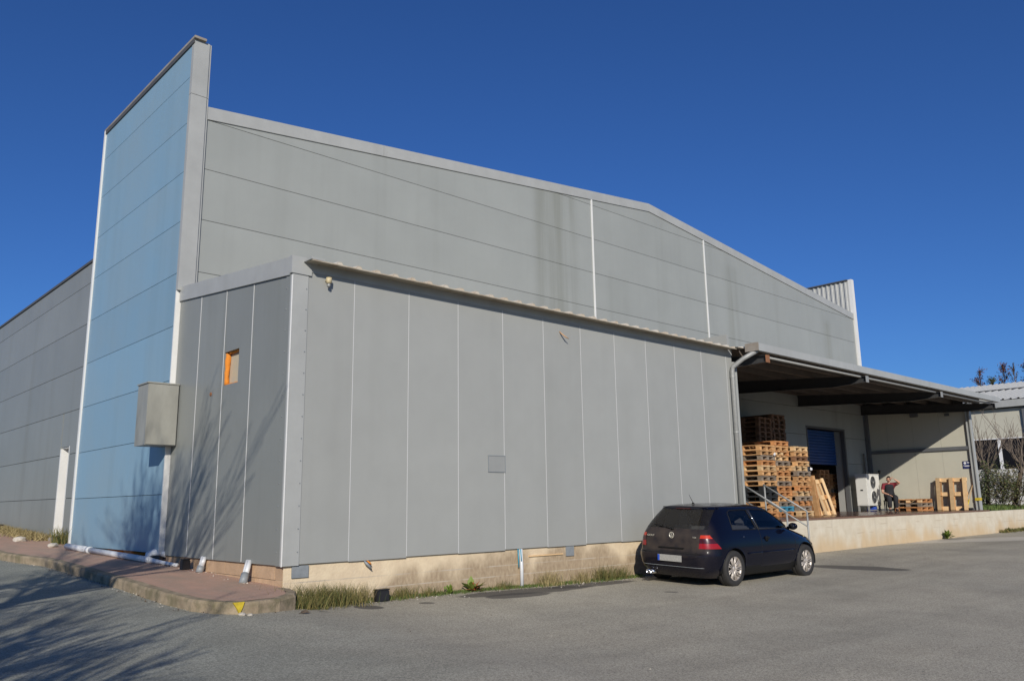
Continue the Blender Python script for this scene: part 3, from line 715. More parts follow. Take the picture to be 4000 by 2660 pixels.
for i, (y, dy, lab) in enumerate(((2.50, .02, 'short white outlet pipe in a grey socket beside the black box on the pavement'), (.78, .16, 'leaning white outlet pipe in a grey sleeve nearest the building corner'))):
    t = thing('outlet_pipe', lab, 'pipe', (-.14, y, pz(y)))
    b0 = Vector((-.20 if y < 1 else -.12, y, pz(y) - .01)); t0 = Vector((-.045, y + dy, .31)); mid = b0.lerp(t0, .42)
    obj('sleeve', MB().tube([b0, mid], .058, 12), M['greypvc'], t, smooth=True)
    obj('white_pipe', MB().tube([b0.lerp(t0, .40) + Vector((0, -.022, 0)), t0 + Vector((0, -.025, 0))], .036, 12).tube([b0.lerp(t0, .42) + Vector((0, .03, 0)), t0 + Vector((0, .04, 0))], .033, 10), M['pvc'], t, smooth=True)
for (x, y, z, s, lab, rz) in ((-.17, 2.95, None, .2, 'black bait box on the red pavement by the wall', .1), (1.47, -.19, None, .2, 'black bait box between grass tufts on the asphalt', .05), (-.26, 15.6, None, .24, 'black bait box at the foot of the far grey wall', 0)):
    z = pz(y) if y > 0 else ground_z(x, y) + .0
    t = thing('bait_box', lab, 'bait box', (x, y, z), (0, 0, rz), 'black bait boxes along the walls')
    kx = .6 if y > 0 else 1
    obj('box_body', MB().box(-.11 * kx, .11 * kx, -.055, .055, 0, .155), M['black'], t, world=False, bevel=.012)
    obj('box_lid', MB().box(-.115 * kx, .115 * kx, -.06, .06, .156, .172), M['black'], t, world=False, bevel=.006)
random.seed(4)
for i, (x, y, s, lab) in enumerate(((-.62, 8.9, .11, 'pale round stone at the end of the white drain pipe'), (-.35, 8.45, .09, 'small pale stone between the drain pipe and the wall'), (-.75, 11.1, .14, 'flat pale stone in the dry grass by the recessed door'), (-1.04, -1.03, .045, 'small pale pebble on the asphalt by the yellow kerb mark'), (-.97, -1.10, .035, 'tiny pale pebble beside the larger one near the kerb'))):
    bm = bmesh.new(); bmesh.ops.create_icosphere(bm, subdivisions=2, radius=s)
    for v in bm.verts: v.co *= random.uniform(.85, 1.1); v.co.z *= .55
    me = bpy.data.meshes.new('stone'); bm.to_mesh(me); bm.free(); me.materials.append(M['stone'])
    o = put('stone', me, None, (x, y, (pz(y) if y > 0 else ground_z(x, y)) + s * .3)); tag(o, lab, 'stone', 'loose pale stones')
# yellow mark on the kerb
o = obj('yellow_mark', MB().prism([(-1.12, -.03), (-.98, -.03), (-1.0, -.09), (-1.035, -.165), (-1.07, -.10)], 1, -.965, -.93), M['yellow']); tag(o, 'yellow paint mark on the rounded corner of the kerb', 'paint mark')
t = obj('dead_leaf', MB().add([(0, 0, .01), (.07, .02, .045), (.13, 0, .01), (.06, -.04, .02), (-.05, -.02, .015), (.03, .06, .03)], [(0, 1, 2), (0, 2, 3), (0, 4, 1), (1, 5, 0)]), M['barkdark']); t.location = (-.37, -1.21, ground_z(-.37, -1.21)); tag(t, 'curled dark dead leaf on the asphalt in front of the grass', 'leaf')

# ------------------------------------------------------------------ loading dock
dk = thing('loading_dock', 'raised loading dock with whitewashed front wall and wet red floor', 'loading dock', (19.8, 2, 0))
obj('retaining_wall', MB().box(12.75, 60, .0, .25, -.8, .53), M['dock'], dk)
obj('retaining_wall', MB().box(11.58, 12.75, .0, .25, -.8, .53), M['dock'], dk)
obj('dock_edge', MB().box(11.6, 28.12, -.012, .26, .531, .575), M['dockedge'], dk)
obj('dock_floor', MB().box(11.6, 28.0, .26, 4.21, .3, .572), M['dockfloor'], dk)
st = thing('stairs', 'short concrete steps up to the loading dock behind the parked car', 'steps', (12.1, -.6, -.3))
for k in range(4):
    obj('step', MB().box(11.66, 12.62, -.27 * (k + 1), -.27 * k - .004, -.6, .53 - .18 * (k + 1)), M['concrete'], st, bevel=.01)
for x, lab in ((11.68, 'left galvanised handrail of the dock steps, beside the annex'), (12.6, 'right galvanised handrail of the dock steps, nearer the dock front')):
    t = thing('handrail', lab, 'handrail', (x, -.5, .2), group='handrails of the dock steps')
    obj('post', MB().tube([(x, .02, .5), (x, .02, 1.41)], .021, 10), M['steel'], t, smooth=True)
    obj('post', MB().tube([(x, -1.02, -.45), (x, -1.02, .78)], .021, 10), M['steel'], t, smooth=True)
    obj('top_rail', MB().tube([(x, .05, 1.42), (x, -1.02, .785)], .021, 10), M['steel'], t, smooth=True)
    obj('middle_rail', MB().tube([(x, .04, 1.06), (x, -1.02, .44)], .017, 10), M['steel'], t, smooth=True)

# canopy
cp = thing('canopy', 'grey steel canopy roof over the loading dock', 'canopy', (20, 1.8, 4.4))
def cz(y): return 4.60 + .1 * (y + .72)
def btop(y): return 4.40 + .08 * (y + .77)
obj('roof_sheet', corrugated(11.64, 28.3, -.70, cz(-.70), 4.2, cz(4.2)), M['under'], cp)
x = 11.5; k = 0
edges = [11.5, 14.0, 16.4, 18.9, 21.3, 23.7, 26.1, 28.4]
for a, b in zip(edges[:-1], edges[1:]):
    obj('fascia_sheet', MB().box(a + .003, b - .003, -.745, -.712, 4.485, 4.665), M['trim'], cp)
    obj('fascia_lip', MB().box(a + .003, b - .003, -.711, -.62, 4.485, 4.495), M['trim'], cp)
obj('fascia_sheet', MB().box(11.46, 11.497, -.745, -.40, 4.485, 4.68), M['coping'], cp)
obj('fascia_sheet', MB().prism([(-.745, 4.485), (4.2, 4.93), (4.2, 5.12), (-.745, 4.665)], 0, 28.403, 28.43), M['trim'], cp)
obj('edge_tube', MB().tube([(11.85, -.60, 4.405), (28.3, -.60, 4.405)], .034, 10), M['steel'], cp, smooth=True)
# tapered cantilever beams
for i, x in enumerate((11.80, 17.10, 22.55, 27.75)):
    m = MB()
    prof = [(-.77, 4.24), (.2, 4.19), (4.2, 4.40)]
    for (ya, za), (yb, zb) in zip(prof[:-1], prof[1:]):
        for (hw, t0, t1, u0, u1) in ((.075, btop(ya) - .012, btop(ya), btop(yb) - .012, btop(yb)), (.075, za, za + .012, zb, zb + .012), (.004, za + .012, btop(ya) - .012, zb + .012, btop(yb) - .012)):
            m.add([(x - hw, ya, t0), (x + hw, ya, t0), (x + hw, yb, u0), (x - hw, yb, u0), (x - hw, ya, t1), (x + hw, ya, t1), (x + hw, yb, u1), (x - hw, yb, u1)], [(0, 3, 2, 1), (4, 5, 6, 7), (0, 1, 5, 4), (1, 2, 6, 5), (2, 3, 7, 6), (3, 0, 4, 7)])
    bmo = obj('beam', m, M['beam'], cp)
    obj('beam_end', MB().box(x - .085, x + .085, -.785, -.773, 4.225, 4.405), M['rust'] if i == 0 else M['steel'], bmo)
for y in (-.1, .75, 1.6, 2.45, 3.3, 4.1):
    z = cz(y)
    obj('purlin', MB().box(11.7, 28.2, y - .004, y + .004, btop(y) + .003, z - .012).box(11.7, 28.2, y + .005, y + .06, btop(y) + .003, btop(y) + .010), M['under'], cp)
obj('ceiling_lamp', MB().box(14, 14.9, 2.0, 2.12, 4.70, 4.76), M['acwhite'], cp)

# end wall of the dock with its post and girt
ew = thing('end_wall', 'beige panel end wall closing the far side of the dock', 'wall', (28, 2.2, .57))
obj('closure_strip', MB().prism([(.42, cz(.42) - .42), (4.3, cz(4.3) - .42), (4.3, cz(4.3) + .03), (.42, cz(.42) + .03)], 0, 28.0, 28.05), M['girt'], ew)
yj = [.36, 1.35, 2.35, 3.35, 4.18]
for a, b in zip(yj[:-1], yj[1:]):
    obj('wall_panel', MB().box(28.0, 28.08, a + .003, b - .003, .578, cz(a) - .26), M['beige'], ew)
obj('girt', MB().box(27.93, 27.998, .38, 4.16, 2.80, 2.93), M['girt'], ew)
obj('rear_post', MB().box(27.90, 27.998, 4.05, 4.17, .575, 4.9), M['girt'], ew)
obj('front_post', MB().box(27.90, 28.10, .20, .24, .577, 4.48).box(27.97, 28.03, .24, .32, .577, 4.48).box(27.90, 28.10, .32, .358, .577, 4.48), M['trim'], ew)
obj('yellow_band', MB().box(27.893, 28.105, .192, .199, .92, 1.02).box(27.889, 27.897, .2, .358, .92, 1.02), M['yellow'], ew)
obj('base_strip', MB().box(27.95, 27.998, .36, 4.04, .577, .64), M['girt'], ew)
for (y, z, lab) in ((2.2, 4.22, 'larger dark floodlight high on the beige end wall'), (1.0, 4.14, 'smaller dark floodlight on the beige wall near the front post')):
    t = thing('floodlight', lab, 'floodlight', (27.98, y, z), group='floodlights on the beige end wall')
    k = 1 if y > 2 else .6
    obj('lamp_head', MB().box(27.98 - .16 * k, 27.98 - .04, y - .14 * k, y + .14 * k, z - .07 * k, z + .09 * k), M['girt'], t, bevel=.01)
    obj('bracket', MB().box(27.94, 27.999, y - .03, y + .03, z - .03, z + .03), M['black'], t)
t = thing('wall_sign', 'small navy sign with white print at the front edge of the beige wall', 'sign', (27.99, .52, 2.22))
obj('sign_board', MB().box(27.975, 27.995, .37, .66, 2.10, 2.37), M['signblue'], t)
m = MB().lathe([(.001, 27.968), (.045, 27.968), (.045, 27.974)], (0, .58, 2.30), 'x', 14)
for (z, a, b) in ((2.325, .40, .51), (2.30, .40, .50), (2.205, .39, .645), (2.18, .42, .60)): m.box(27.968, 27.974, a, b, z - .009, z + .009)
obj('white_print', m, M['white'], t)
t = thing('broom', 'yellow-handled broom with a black head leaning on the beige wall', 'broom', (27.7, .62, .57))
obj('handle', MB().tube([(27.72, .60, .66), (27.96, .40, 1.52)], .014, 8), M['pale_wood'], t, smooth=True)
obj('handle_sleeve', MB().tube([(27.72, .60, .66), (27.80, .53, .96)], .022, 8), M['yellow'], t, smooth=True)
obj('broom_head', MB().box(27.66, 27.78, .42, .80, .575, .66), M['black'], t)

# ------------------------------------------------------------------ heat pump on the dock
t = thing('heat_pump', 'white outdoor heat pump unit with two stacked fans on legs', 'heat pump', (26.65, 3.65, .57))
X0, X1, Y0, Y1, Z0, Z1 = 25.9, 27.0, 3.43, 3.88, .78, 1.96
obj('casing', MB().box(X0, X1, Y0, Y1, Z0, Z1), M['acwhite'], t, bevel=.012)
obj('top_lid', MB().box(X0 - .01, X1 + .01, Y0 - .01, Y1 + .01, Z1 + .001, Z1 + .02), M['acwhite'], t)
obj('side_panel', MB().box(X0 - .008, X0 - .001, Y0 + .03, Y1 - .03, Z0 + .04, Z1 - .03), M['acwhite'], t)
obj('side_handle', MB().box(X0 - .014, X0 - .009, 3.60, 3.70, 1.34, 1.39), M['black'], t)
for zc in (1.66, 1.10):
    cx = 26.40
    f = obj('fan_grille', MB().lathe([(.235, Y0 - .022), (.25, Y0 - .022), (.25, Y0 - .001), (.235, Y0 - .001)], (cx, 0, zc), 'y', 28, True), M['acwhite'], t)
    obj('fan_recess', MB().lathe([(.001, Y0 - .004), (.234, Y0 - .004), (.234, Y0 - .001)], (cx, 0, zc), 'y', 28), M['black'], f)
    m = MB()
    for r in (.08, .14, .20): m.lathe([(r - .0025, Y0 - .024), (r + .0025, Y0 - .024), (r + .0025, Y0 - .019), (r - .0025, Y0 - .019)], (cx, 0, zc), 'y', 24, True)
    for k in range(8):
        a = k * math.pi / 4; m.tube([(cx, Y0 - .021, zc), (cx + .235 * math.cos(a), Y0 - .021, zc + .235 * math.sin(a))], .003, 4)
    obj('guard_wire', m, M['girt'], f)
    m = MB()
    for k in range(3):
        a0 = k * 2.094 + .4 + zc
        pts = [(cx + r * math.cos(a0 + da), Y0 - .007 - .008 * (q % 2), zc + r * math.sin(a0 + da)) for q, (r, da) in enumerate(((.04, 0), (.2, .1), (.22, .5), (.19, .8), (.05, .7)))]
        m.add(pts, [(0, 1, 2, 3, 4)])
    obj('fan_blade', m, M['girt'], f)
    obj('fan_hub', MB().lathe([(.001, Y0 - .03), (.04, Y0 - .028), (.04, Y0 - .018)], (cx, 0, zc), 'y', 14), M['steel'], f)
obj('maker_strip', MB().box(26.65, 26.95, Y0 - .004, Y0 - .0005, .87, .885), M['black'], t)
for x in (25.95, 26.90):
    for y in (Y0 + .04, Y1 - .04):
        obj('leg', MB().box(x - .03, x + .03, y - .03, y + .03, .574, Z0 - .001), M['steel'], t)
obj('foot_rail', MB().box(25.9, 27.0, Y0 + .0, Y0 + .05, .60, .63), M['steel'], t)
t = obj('riser_pipe', MB().tube([(27.45, 4.12, 1.9), (27.45, 4.12, 2.72), (27.38, 4.10, 2.80), (27.30, 4.08, 2.78)], .035, 8).tube([(27.56, 4.14, 1.7), (27.56, 4.14, 2.70)], .022, 8), M['girt'], smooth=True)
tag(t, 'dark insulated pipes rising up the wall behind the heat pump', 'pipe')
t = thing('blue_crate', 'small blue crate under the heat pump', 'crate', (26.63, 3.6, .57))
obj('crate_body', MB().box(26.5, 26.76, 3.5, 3.8, .578, .74), mat('blue_crate_plastic', (.03, .08, .4), .5), t, bevel=.01)
t = obj('beacon', MB().lathe([(.03, 0), (.03, .06), (.05, .08), (.05, .14), (.02, .16)], (27.85, 3.75, 2.0), 'z', 10), M['black'], smooth=True); tag(t, 'small dark fitting on the beige wall just above the heat pump', 'fitting')

# ------------------------------------------------------------------ pallets
def pallet_meshes(mk):
    m = M[mk]; d = {}
    d['deck_wide'] = mesh_from('deck_board', *(lambda q: (q.v, q.f))(MB().box(-.6, .6, -.0725, .0725, -.011, .011)), m)
    d['deck_thin'] = mesh_from('deck_board', *(lambda q: (q.v, q.f))(MB().box(-.6, .6, -.05, .05, -.011, .011)), m)
    d['stringer'] = mesh_from('stringer_board', *(lambda q: (q.v, q.f))(MB().box(-.0725, .0725, -.4, .4, -.011, .011)), m)
    d['block'] = mesh_from('block', *(lambda q: (q.v, q.f))(MB().box(-.06, .06, -.06, .06, -.039, .039)), m)
    d['bottom'] = mesh_from('bottom_board', *(lambda q: (q.v, q.f))(MB().box(-.6, .6, -.05, .05, -.011, .011)), m)
    return d
PM = {k[0]: pallet_meshes(k[0]) for k in WOODS}
def pallet(mk, loc, rot, label, group, name='pallet', missing=False):
    """length 1.2 along local x, width .8 along local y, bottom at local z 0"""
    t = thing(name, label, 'pallet', loc, rot, group); d = PM[mk]
    alt = PM[random.choice(['fresh_wood', 'pale_wood', 'orange_wood'])] if mk in ('fresh_wood', 'pale_wood', 'orange_wood') and random.random() < .4 else d
    def P(nm, me, x, y, z):
        o = bpy.data.objects.new(nm, me); COL.objects.link(o); o.parent = t; o.location = (x, y, z)
    for y, k in ((-.3275, 'deck_thin' if False else 'deck_wide'), (-.185, 'deck_thin'), (0, 'deck_wide'), (.185, 'deck_thin'), (.3275, 'deck_wide')):
        if missing and k == 'deck_thin': continue
        if missing: k = 'deck_thin'
        P('deck_board', (alt if k == 'deck_thin' else d)[k], random.uniform(-.004, .004), y, .1335)
    for x in (-.5275, 0, .5275): P('stringer_board', d['stringer'], x, 0, .111)
    for x in (-.5275, 0, .5275):
        for y in (-.34, 0, .34): P('block', alt['block'] if random.random() < .5 else d['block'], x, y, .0607)
    for y in (-.35, 0, .35): P('bottom_board', d['bottom'], 0, y, .011)
    return t
ORD = ['lowest', 'second lowest', 'third from the bottom', 'fourth from the bottom', 'fifth from the bottom', 'sixth from the bottom', 'seventh from the bottom', 'eighth from the bottom', 'ninth from the bottom', 'tenth from the bottom',
       'eleventh from the bottom', 'twelfth from the bottom', 'thirteenth from the bottom', 'fourteenth from the bottom', 'fifteenth from the bottom', 'sixteenth from the bottom', 'seventeenth from the bottom', 'eighteenth from the bottom', 'nineteenth from the bottom', 'twentieth from the bottom', 'twenty-first from the bottom', 'twenty-second from the bottom']
ADJ = {'fresh_wood': 'tan wooden', 'pale_wood': 'pale wooden', 'orange_wood': 'orange wooden', 'grey_wood': 'weathered grey', 'blue_wood': 'blue painted', 'black_crate': 'black plastic', 'shade_toned_wood': 'shade-toned wooden'}
FL = .575
def stack(cx, cy, mats, where, group, jit=.02, rz=math.pi / 2):
    z = FL
    for i, mk in enumerate(mats):
        top = (i == len(mats) - 1)
        lab = f"{ADJ[mk]} pallet, {'topmost' if top else ORD[i]}, in the {where}"
        pallet(mk, (cx + random.uniform(-jit, jit), cy + random.uniform(-jit, jit), z), (0, 0, rz + random.uniform(-.02, .02)), lab, group)
        z += .1455
random.seed(21)
F_, P_, O_, G_, B_, K_, D_ = 'fresh_wood', 'pale_wood', 'orange_wood', 'grey_wood', 'blue_wood', 'black_crate', 'shade_toned_wood'
stack(15.97, 2.40, [O_, F_, F_, K_, K_, K_, F_, G_, F_, P_, O_, G_, F_, F_], 'sunlit stack nearest the annex', 'pallets in the stack nearest the annex')
stack(16.81, 2.40, [O_, B_, G_, F_, O_, O_, G_, F_, O_, F_, G_, F_, O_, F_, O_], 'tall sunlit stack next to the leftmost', 'pallets in the second sunlit stack', .03)
stack(17.66, 2.25, [P_, G_, O_, G_, P_, O_, F_, F_, G_, P_, F_, D_, F_, P_], 'sunlit stack beside the leaning pallets', 'pallets in the third sunlit stack', .045)
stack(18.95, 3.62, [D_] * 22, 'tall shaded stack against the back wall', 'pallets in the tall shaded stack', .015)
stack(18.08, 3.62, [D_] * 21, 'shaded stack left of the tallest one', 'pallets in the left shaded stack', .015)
stack(25.40, 5.45, [O_, F_, O_, G_, O_, F_, O_, O_, O_, O_, O_], 'stack just inside the blue shutter, left', 'pallets stacked inside the hall', .03)
stack(26.55, 5.50, [O_, O_, F_, O_, O_, G_, F_, O_, O_, O_], 'lower stack inside the shutter, right', 'pallets stacked inside the hall', .03)
# leaning pallets
def basis_pallet(mk, origin, ux, uy, label, group=None, scale=(1, 1, 1), missing=False):
    ux = Vector(ux).normalized(); uy = Vector(uy); uy = (uy - ux * uy.dot(ux)).normalized(); uz = ux.cross(uy)
    mtx = Matrix((ux, uy, uz)).transposed()
    t = pallet(mk, origin, mtx.to_euler(), label, group, missing=missing); t.scale = scale; return t
basis_pallet(F_, (18.36, 2.0, FL + .60), (-.20, 0, 1), (0, 1, 0), 'tan pallet stood on edge against the third stack', 'leaning pallets')
basis_pallet(P_, (19.20, 1.97, FL + .57), (.12, .36, 1), (.94, -.34, 0), 'splayed pale pallet leaning left of the shutter doorway', 'leaning pallets')
basis_pallet(P_, (27.70, 1.08, FL + .605), (.10, 0, 1), (0, -1, 0), 'wide pale pallet stood upright against the beige wall beside the broom', None, (1, 1.34, 1), True)
random.seed(9)
for i, (mk, lab) in enumerate(((O_, 'orange-brown pallet at the bottom of the low pile beside the seated man'), (G_, 'grey worn pallet in the middle of the low pile beside the seated man'), (O_, 'orange pallet on top of the low pile beside the seated man'))):
    t = pallet(mk, (27.22, 2.30, FL + .1455 * i), (0, 0, .02 * i), lab, 'pallets in the low pile'); t.scale = (1, 1.2, 1)
# crumpled film on the stacks
def crumple(loc, s, label):
    bm = bmesh.new(); bmesh.ops.create_icosphere(bm, subdivisions=2, radius=s)
    for v in bm.verts: v.co *= random.uniform(.6, 1.2); v.co.y *= .4
    me = bpy.data.meshes.new('film'); bm.to_mesh(me); bm.free(); me.materials.append(M['white'])
    o = put('wrapping_film', me, None, loc); tag(o, label, 'wrapping film', 'scraps of film on the pallets')
crumple((16.28, 1.76, 2.35), .05, 'scrap of white film hanging on the front of the leftmost stack')
crumple((18.1, 1.62, 1.95), .06, 'scrap of white film on the right edge of the third stack')

# ------------------------------------------------------------------ car
CAR = thing('parked_car', 'black three-door hatchback with alloy wheels parked beside the annex', 'car', (7.69, -1.29, ground_z(7.69, -1.29) - .012), (R(1.9), 0, R(-.9)))
def carpart(name, mb_, m, smooth=False, parent=None, bevel=0):
    return obj(name, mb_, m, parent or CAR, smooth=smooth, world=False, bevel=bevel)
ZS = [.16, .20, .26, .32, .38, .44, .50, .555, .60, .65, .70, .75, .80, .85, .90, .93, .955, .98, 1.0, 1.05, 1.10, 1.15, 1.20, 1.25, 1.29, 1.325, 1.35, 1.37, 1.385, 1.398, 1.408, 1.417, 1.424, 1.430, 1.434, 1.437, 1.439, 1.440]
kz = [.16, .25, .35, .5, .56, .575, .62, .7, .85, .95, 1.0, 1.1, 1.2, 1.3, 1.36, 1.385, 1.40, 1.42, 1.43, 1.44]
kxr = [-.60, -.69, -.745, -.772, -.765, -.735, -.722, -.715, -.70, -.665, -.635, -.55, -.46, -.365, -.31, -.275, -.20, .02, .22, .80]
kzf = [.16, .3, .45, .55, .62, .7, .76, .82, .88, .93, .965, 1.0, 1.1, 1.2, 1.3, 1.36, 1.39, 1.42, 1.435, 1.44]
kxf = [3.22, 3.35, 3.385, 3.37, 3.32, 3.22, 3.08, 2.86, 2.62, 2.42, 2.28, 2.20, 2.01, 1.82, 1.62, 1.49, 1.38, 1.20, 1.05, .90]
kzw = [.16, .25, .35, .5, .60, .7, .8, .88, .94, .965, 1.0, 1.1, 1.2, 1.3, 1.36, 1.39, 1.41, 1.425, 1.435, 1.44]
kw = [.72, .79, .838, .866, .868, .862, .848, .828, .808, .795, .782, .742, .698, .65, .612, .575, .50, .38, .24, .02]
def ring(z, N=220):
    xr, xf, wv = interp(z, kz, kxr), interp(z, kzf, kxf), interp(z, kzw, kw)
    xc = 1.0 if z < 1.3 else (xr + xf) / 2 * smooth01((z - 1.3) / .14) + (1 - smooth01((z - 1.3) / .14)) * 1.0
    nr = 7.5 if z < 1.36 else 5; nf = 4.2 if z < 1.0 else 6.0 - 0.0
    pts = []
    M_ = 1200
    for k in range(M_ + 1):
        a = math.pi * k / M_          # rear (pi) ... use x from -1 to 1
        c, s_ = -math.cos(a), math.sin(a)
        n = nr if c < 0 else nf
        L_ = (xc - xr) if c < 0 else (xf - xc)
        pts.append((xc + L_ * math.copysign(abs(c) ** (2 / n), c), -wv * abs(s_) ** (2 / n)))
    pts = np.array(pts); d = np.concatenate([[0], np.cumsum(np.hypot(*np.diff(pts, axis=0).T))])
    # arc-length fractions with anchors: rear corner, front corner
    h = N // 2
    tt = np.linspace(0, d[-1], h + 1)
    X = np.interp(tt, d, pts[:, 0]); Y = np.interp(tt, d, pts[:, 1])
    half = [(X[i], Y[i]) for i in range(h + 1)]
    return half + [(x, -y) for x, y in half[-2:0:-1]]
bm = bmesh.new(); rows = []
for z in ZS: rows.append([bm.verts.new((x, y, z)) for x, y in ring(z)])
NN = len(rows[0])
for i in range(len(rows) - 1):
    for k in range(NN): bm.faces.new((rows[i][k], rows[i][(k + 1) % NN], rows[i + 1][(k + 1) % NN], rows[i + 1][k]))
bm.faces.new(rows[-1]); bm.faces.new(rows[0][::-1])
bmesh.ops.recalc_face_normals(bm, faces=bm.faces)
def inpoly(p, poly):
    c = False; n = len(poly)
    for i in range(n):
        a, b = poly[i], poly[(i + 1) % n]
        if (a[1] > p[1]) != (b[1] > p[1]) and p[0] < (b[0] - a[0]) * (p[1] - a[1]) / (b[1] - a[1]) + a[0]: c = not c
    return c
def cut(poly, ax, filt, closed=True):
    """slice the shell along the polygon's edges; ax = the axis looked along (1: side view xz, 0: end view yz)"""
    n = len(poly)
    for i in range(n if closed else n - 1):
        a, b = poly[i], poly[(i + 1) % n]; dx, dz = b[0] - a[0], b[1] - a[1]; l = math.hypot(dx, dz)
        no2 = (-dz / l, dx / l)
        if ax == 1: co = Vector((a[0], 0, a[1])); no = Vector((no2[0], 0, no2[1]))
        else: co = Vector((0, a[0], a[1])); no = Vector((0, no2[0], no2[1]))
        e0, e1 = min(a[0], b[0]) - .07, max(a[0], b[0]) + .07; g0, g1 = min(a[1], b[1]) - .07, max(a[1], b[1]) + .07
        fs = []
        for f in bm.faces:
            c = f.calc_center_median(); u = c.x if ax == 1 else c.y
            if e0 < u < e1 and g0 < c.z < g1 and filt(f, c): fs.append(f)
        geom = set(fs)
        for f in fs: geom.update(f.edges); geom.update(f.verts)
        bmesh.ops.bisect_plane(bm, geom=list(geom), dist=1e-4, plane_co=co, plane_no=no)
side = lambda f, c: abs(f.normal.y) > .35 and abs(c.y) > .3
rear = lambda f, c: c.x < .1 and f.normal.x < -.12
front = lambda f, c: c.x > 1.0 and f.normal.x > .12
ARCH = [[(cx + .362 * math.cos(a), .316 + .362 * math.sin(a)) for a in np.linspace(0, 2 * math.pi, 25)[:-1]] for cx in (0, 2.515)]
QG = [(.06, .985), (.84, .975), (.735, 1.325), (.60, 1.335), (.20, 1.325), (.10, 1.29)]
DG = [(.93, .97), (2.02, .965), (1.86, 1.075), (1.60, 1.235), (1.42, 1.30), (1.20, 1.328), (.82, 1.335)]
BP = [(.875, .955), (.90, .955), (.79, 1.35), (.765, 1.35)]                 # black strip between the side windows
DOOR = [(.90, .30), (1.98, .30), (2.10, .45), (2.14, .97), (1.88, 1.12), (1.62, 1.27), (1.42, 1.335), (1.20, 1.357), (.80, 1.362), (.90, .97)]
RW = [(-.675, 1.005), (.675, 1.005), (.585, 1.345), (-.585, 1.345)]
WS = [(-.68, 1.0), (.68, 1.0), (.56, 1.345), (-.56, 1.345)]
TLr = [(-.90, .675), (-.585, .675), (-.60, .905), (-.90, .91)]
TLs = [(-.80, .675), (-.38, .675), (-.50, .80), (-.58, .91), (-.80, .91)]
for A in ARCH: cut(A, 1, side)
for q in (QG, DG, BP, DOOR): cut(q, 1, side)
cut(RW, 0, rear); cut(WS, 0, front)
cut(TLr, 0, lambda f, c: c.x < -.4 and c.z < 1.0 and f.normal.x < -.5); cut([(-y, z) for y, z in TLr], 0, lambda f, c: c.x < -.4 and c.z < 1.0 and f.normal.x < -.5)
cut(TLs, 1, lambda f, c: abs(f.normal.y) > .3 and c.z < 1.0 and c.x < -.2)
for z_ in (.765, .85): cut([(-.8, z_), (-.3, z_)], 1, lambda f, c: c.x < -.3, closed=False)
HAT = [(-.56, .60), (.56, .60), (.70, 1.0), (.61, 1.375), (-.61, 1.375), (-.70, 1.0)]
cut(HAT, 0, rear)
cut([(-.9, .33), (3.4, .33)], 1, lambda f, c: True, closed=False)
bm.faces.ensure_lookup_table()
parts = {}
def classify(f):
    c = f.calc_center_median(); n = f.normal; s = (c.x, c.z); e = (c.y, c.z)
    if abs(n.y) > .3 and abs(c.y) > .45 and c.z < .75:
        for A in ARCH:
            if inpoly(s, A): return None
    if abs(n.y) > .35 and abs(c.y) > .3:
        if inpoly(s, QG): return ('quarter_glass', 0 if c.y < 0 else 1)
        if inpoly(s, DG): return ('door_glass', 0 if c.y < 0 else 1)
        if inpoly(s, BP): return ('pillar_strip', 0 if c.y < 0 else 1)
    tl = (abs(c.y) > .55 and c.x < -.5 and n.x < -.5 and inpoly((-abs(c.y), c.z), TLr)) or (abs(n.y) > .3 and c.x < -.3 and inpoly(s, TLs) and (n.x > -.5))
    if tl: return ('tail_lamp', 0 if c.y < 0 else 1)
    if rear(f, c) and inpoly(e, RW) and c.x < 0: return ('rear_window', 0)
    if front(f, c) and inpoly(e, WS) and c.z > 1.0: return ('windscreen', 0)
    if abs(n.y) > .35 and inpoly(s, DOOR): return ('door', 0 if c.y < 0 else 1)
    if rear(f, c) and inpoly(e, HAT): return ('tailgate', 0)
    if c.z < .575 and (c.x < -.36 - .0 ): return ('rear_bumper', 0)
    if c.z < .60 and c.x > 2.90: return ('front_bumper', 0)
    if c.z < .33: return ('sill', 0)
    return ('body', 0)
for f in bm.faces:
    k = classify(f)
    if k: parts.setdefault(k, []).append(f)
MATS = dict(quarter_glass='glass', door_glass='glass', pillar_strip='trimblack', rear_window='rearglass', windscreen='glass', door='paint', tailgate='paint', rear_bumper='paint', front_bumper='paint', sill='trimblack', body='paint')
made = {}
def extract(faces, push=0.):
    vid = {}; V = []; F = []
    for f in faces:
        idx = []
        for v in f.verts:
            if v not in vid: vid[v] = len(V); V.append(tuple(v.co + v.normal * push))
            idx.append(vid[v])
        F.append(idx)
    return V, F
bm.normal_update()
for (nm, s), fs in parts.items():
    if nm == 'tail_lamp': continue
    V, F = extract(fs, -.006 if 'glass' in nm or nm in ('rear_window', 'windscreen') else 0)
    me = mesh_from(nm, V, F, M[MATS[nm]], True, fix=False); made[(nm, s)] = put(nm, me, CAR)
for s in (0, 1):
    made[('door_glass', s)].parent = made[('door', s)]
    fs = parts[('tail_lamp', s)]
    root = None
    for lo, hi, mk, nm in ((.85, 1.0, 'lorange', 'upper_lens'), (.765, .85, 'ldark', 'smoked_lens'), (0, .765, 'lred', 'lower_lens')):
        q = [f for f in fs if lo <= f.calc_center_median().z < hi]
        if not q: continue
        V, F = extract(q, .006); me = mesh_from(nm, V, F, M[mk], True, fix=False)
        if root is None: root = put('tail_lamp', me, CAR)
        else: put(nm, me, root)
bm.free()
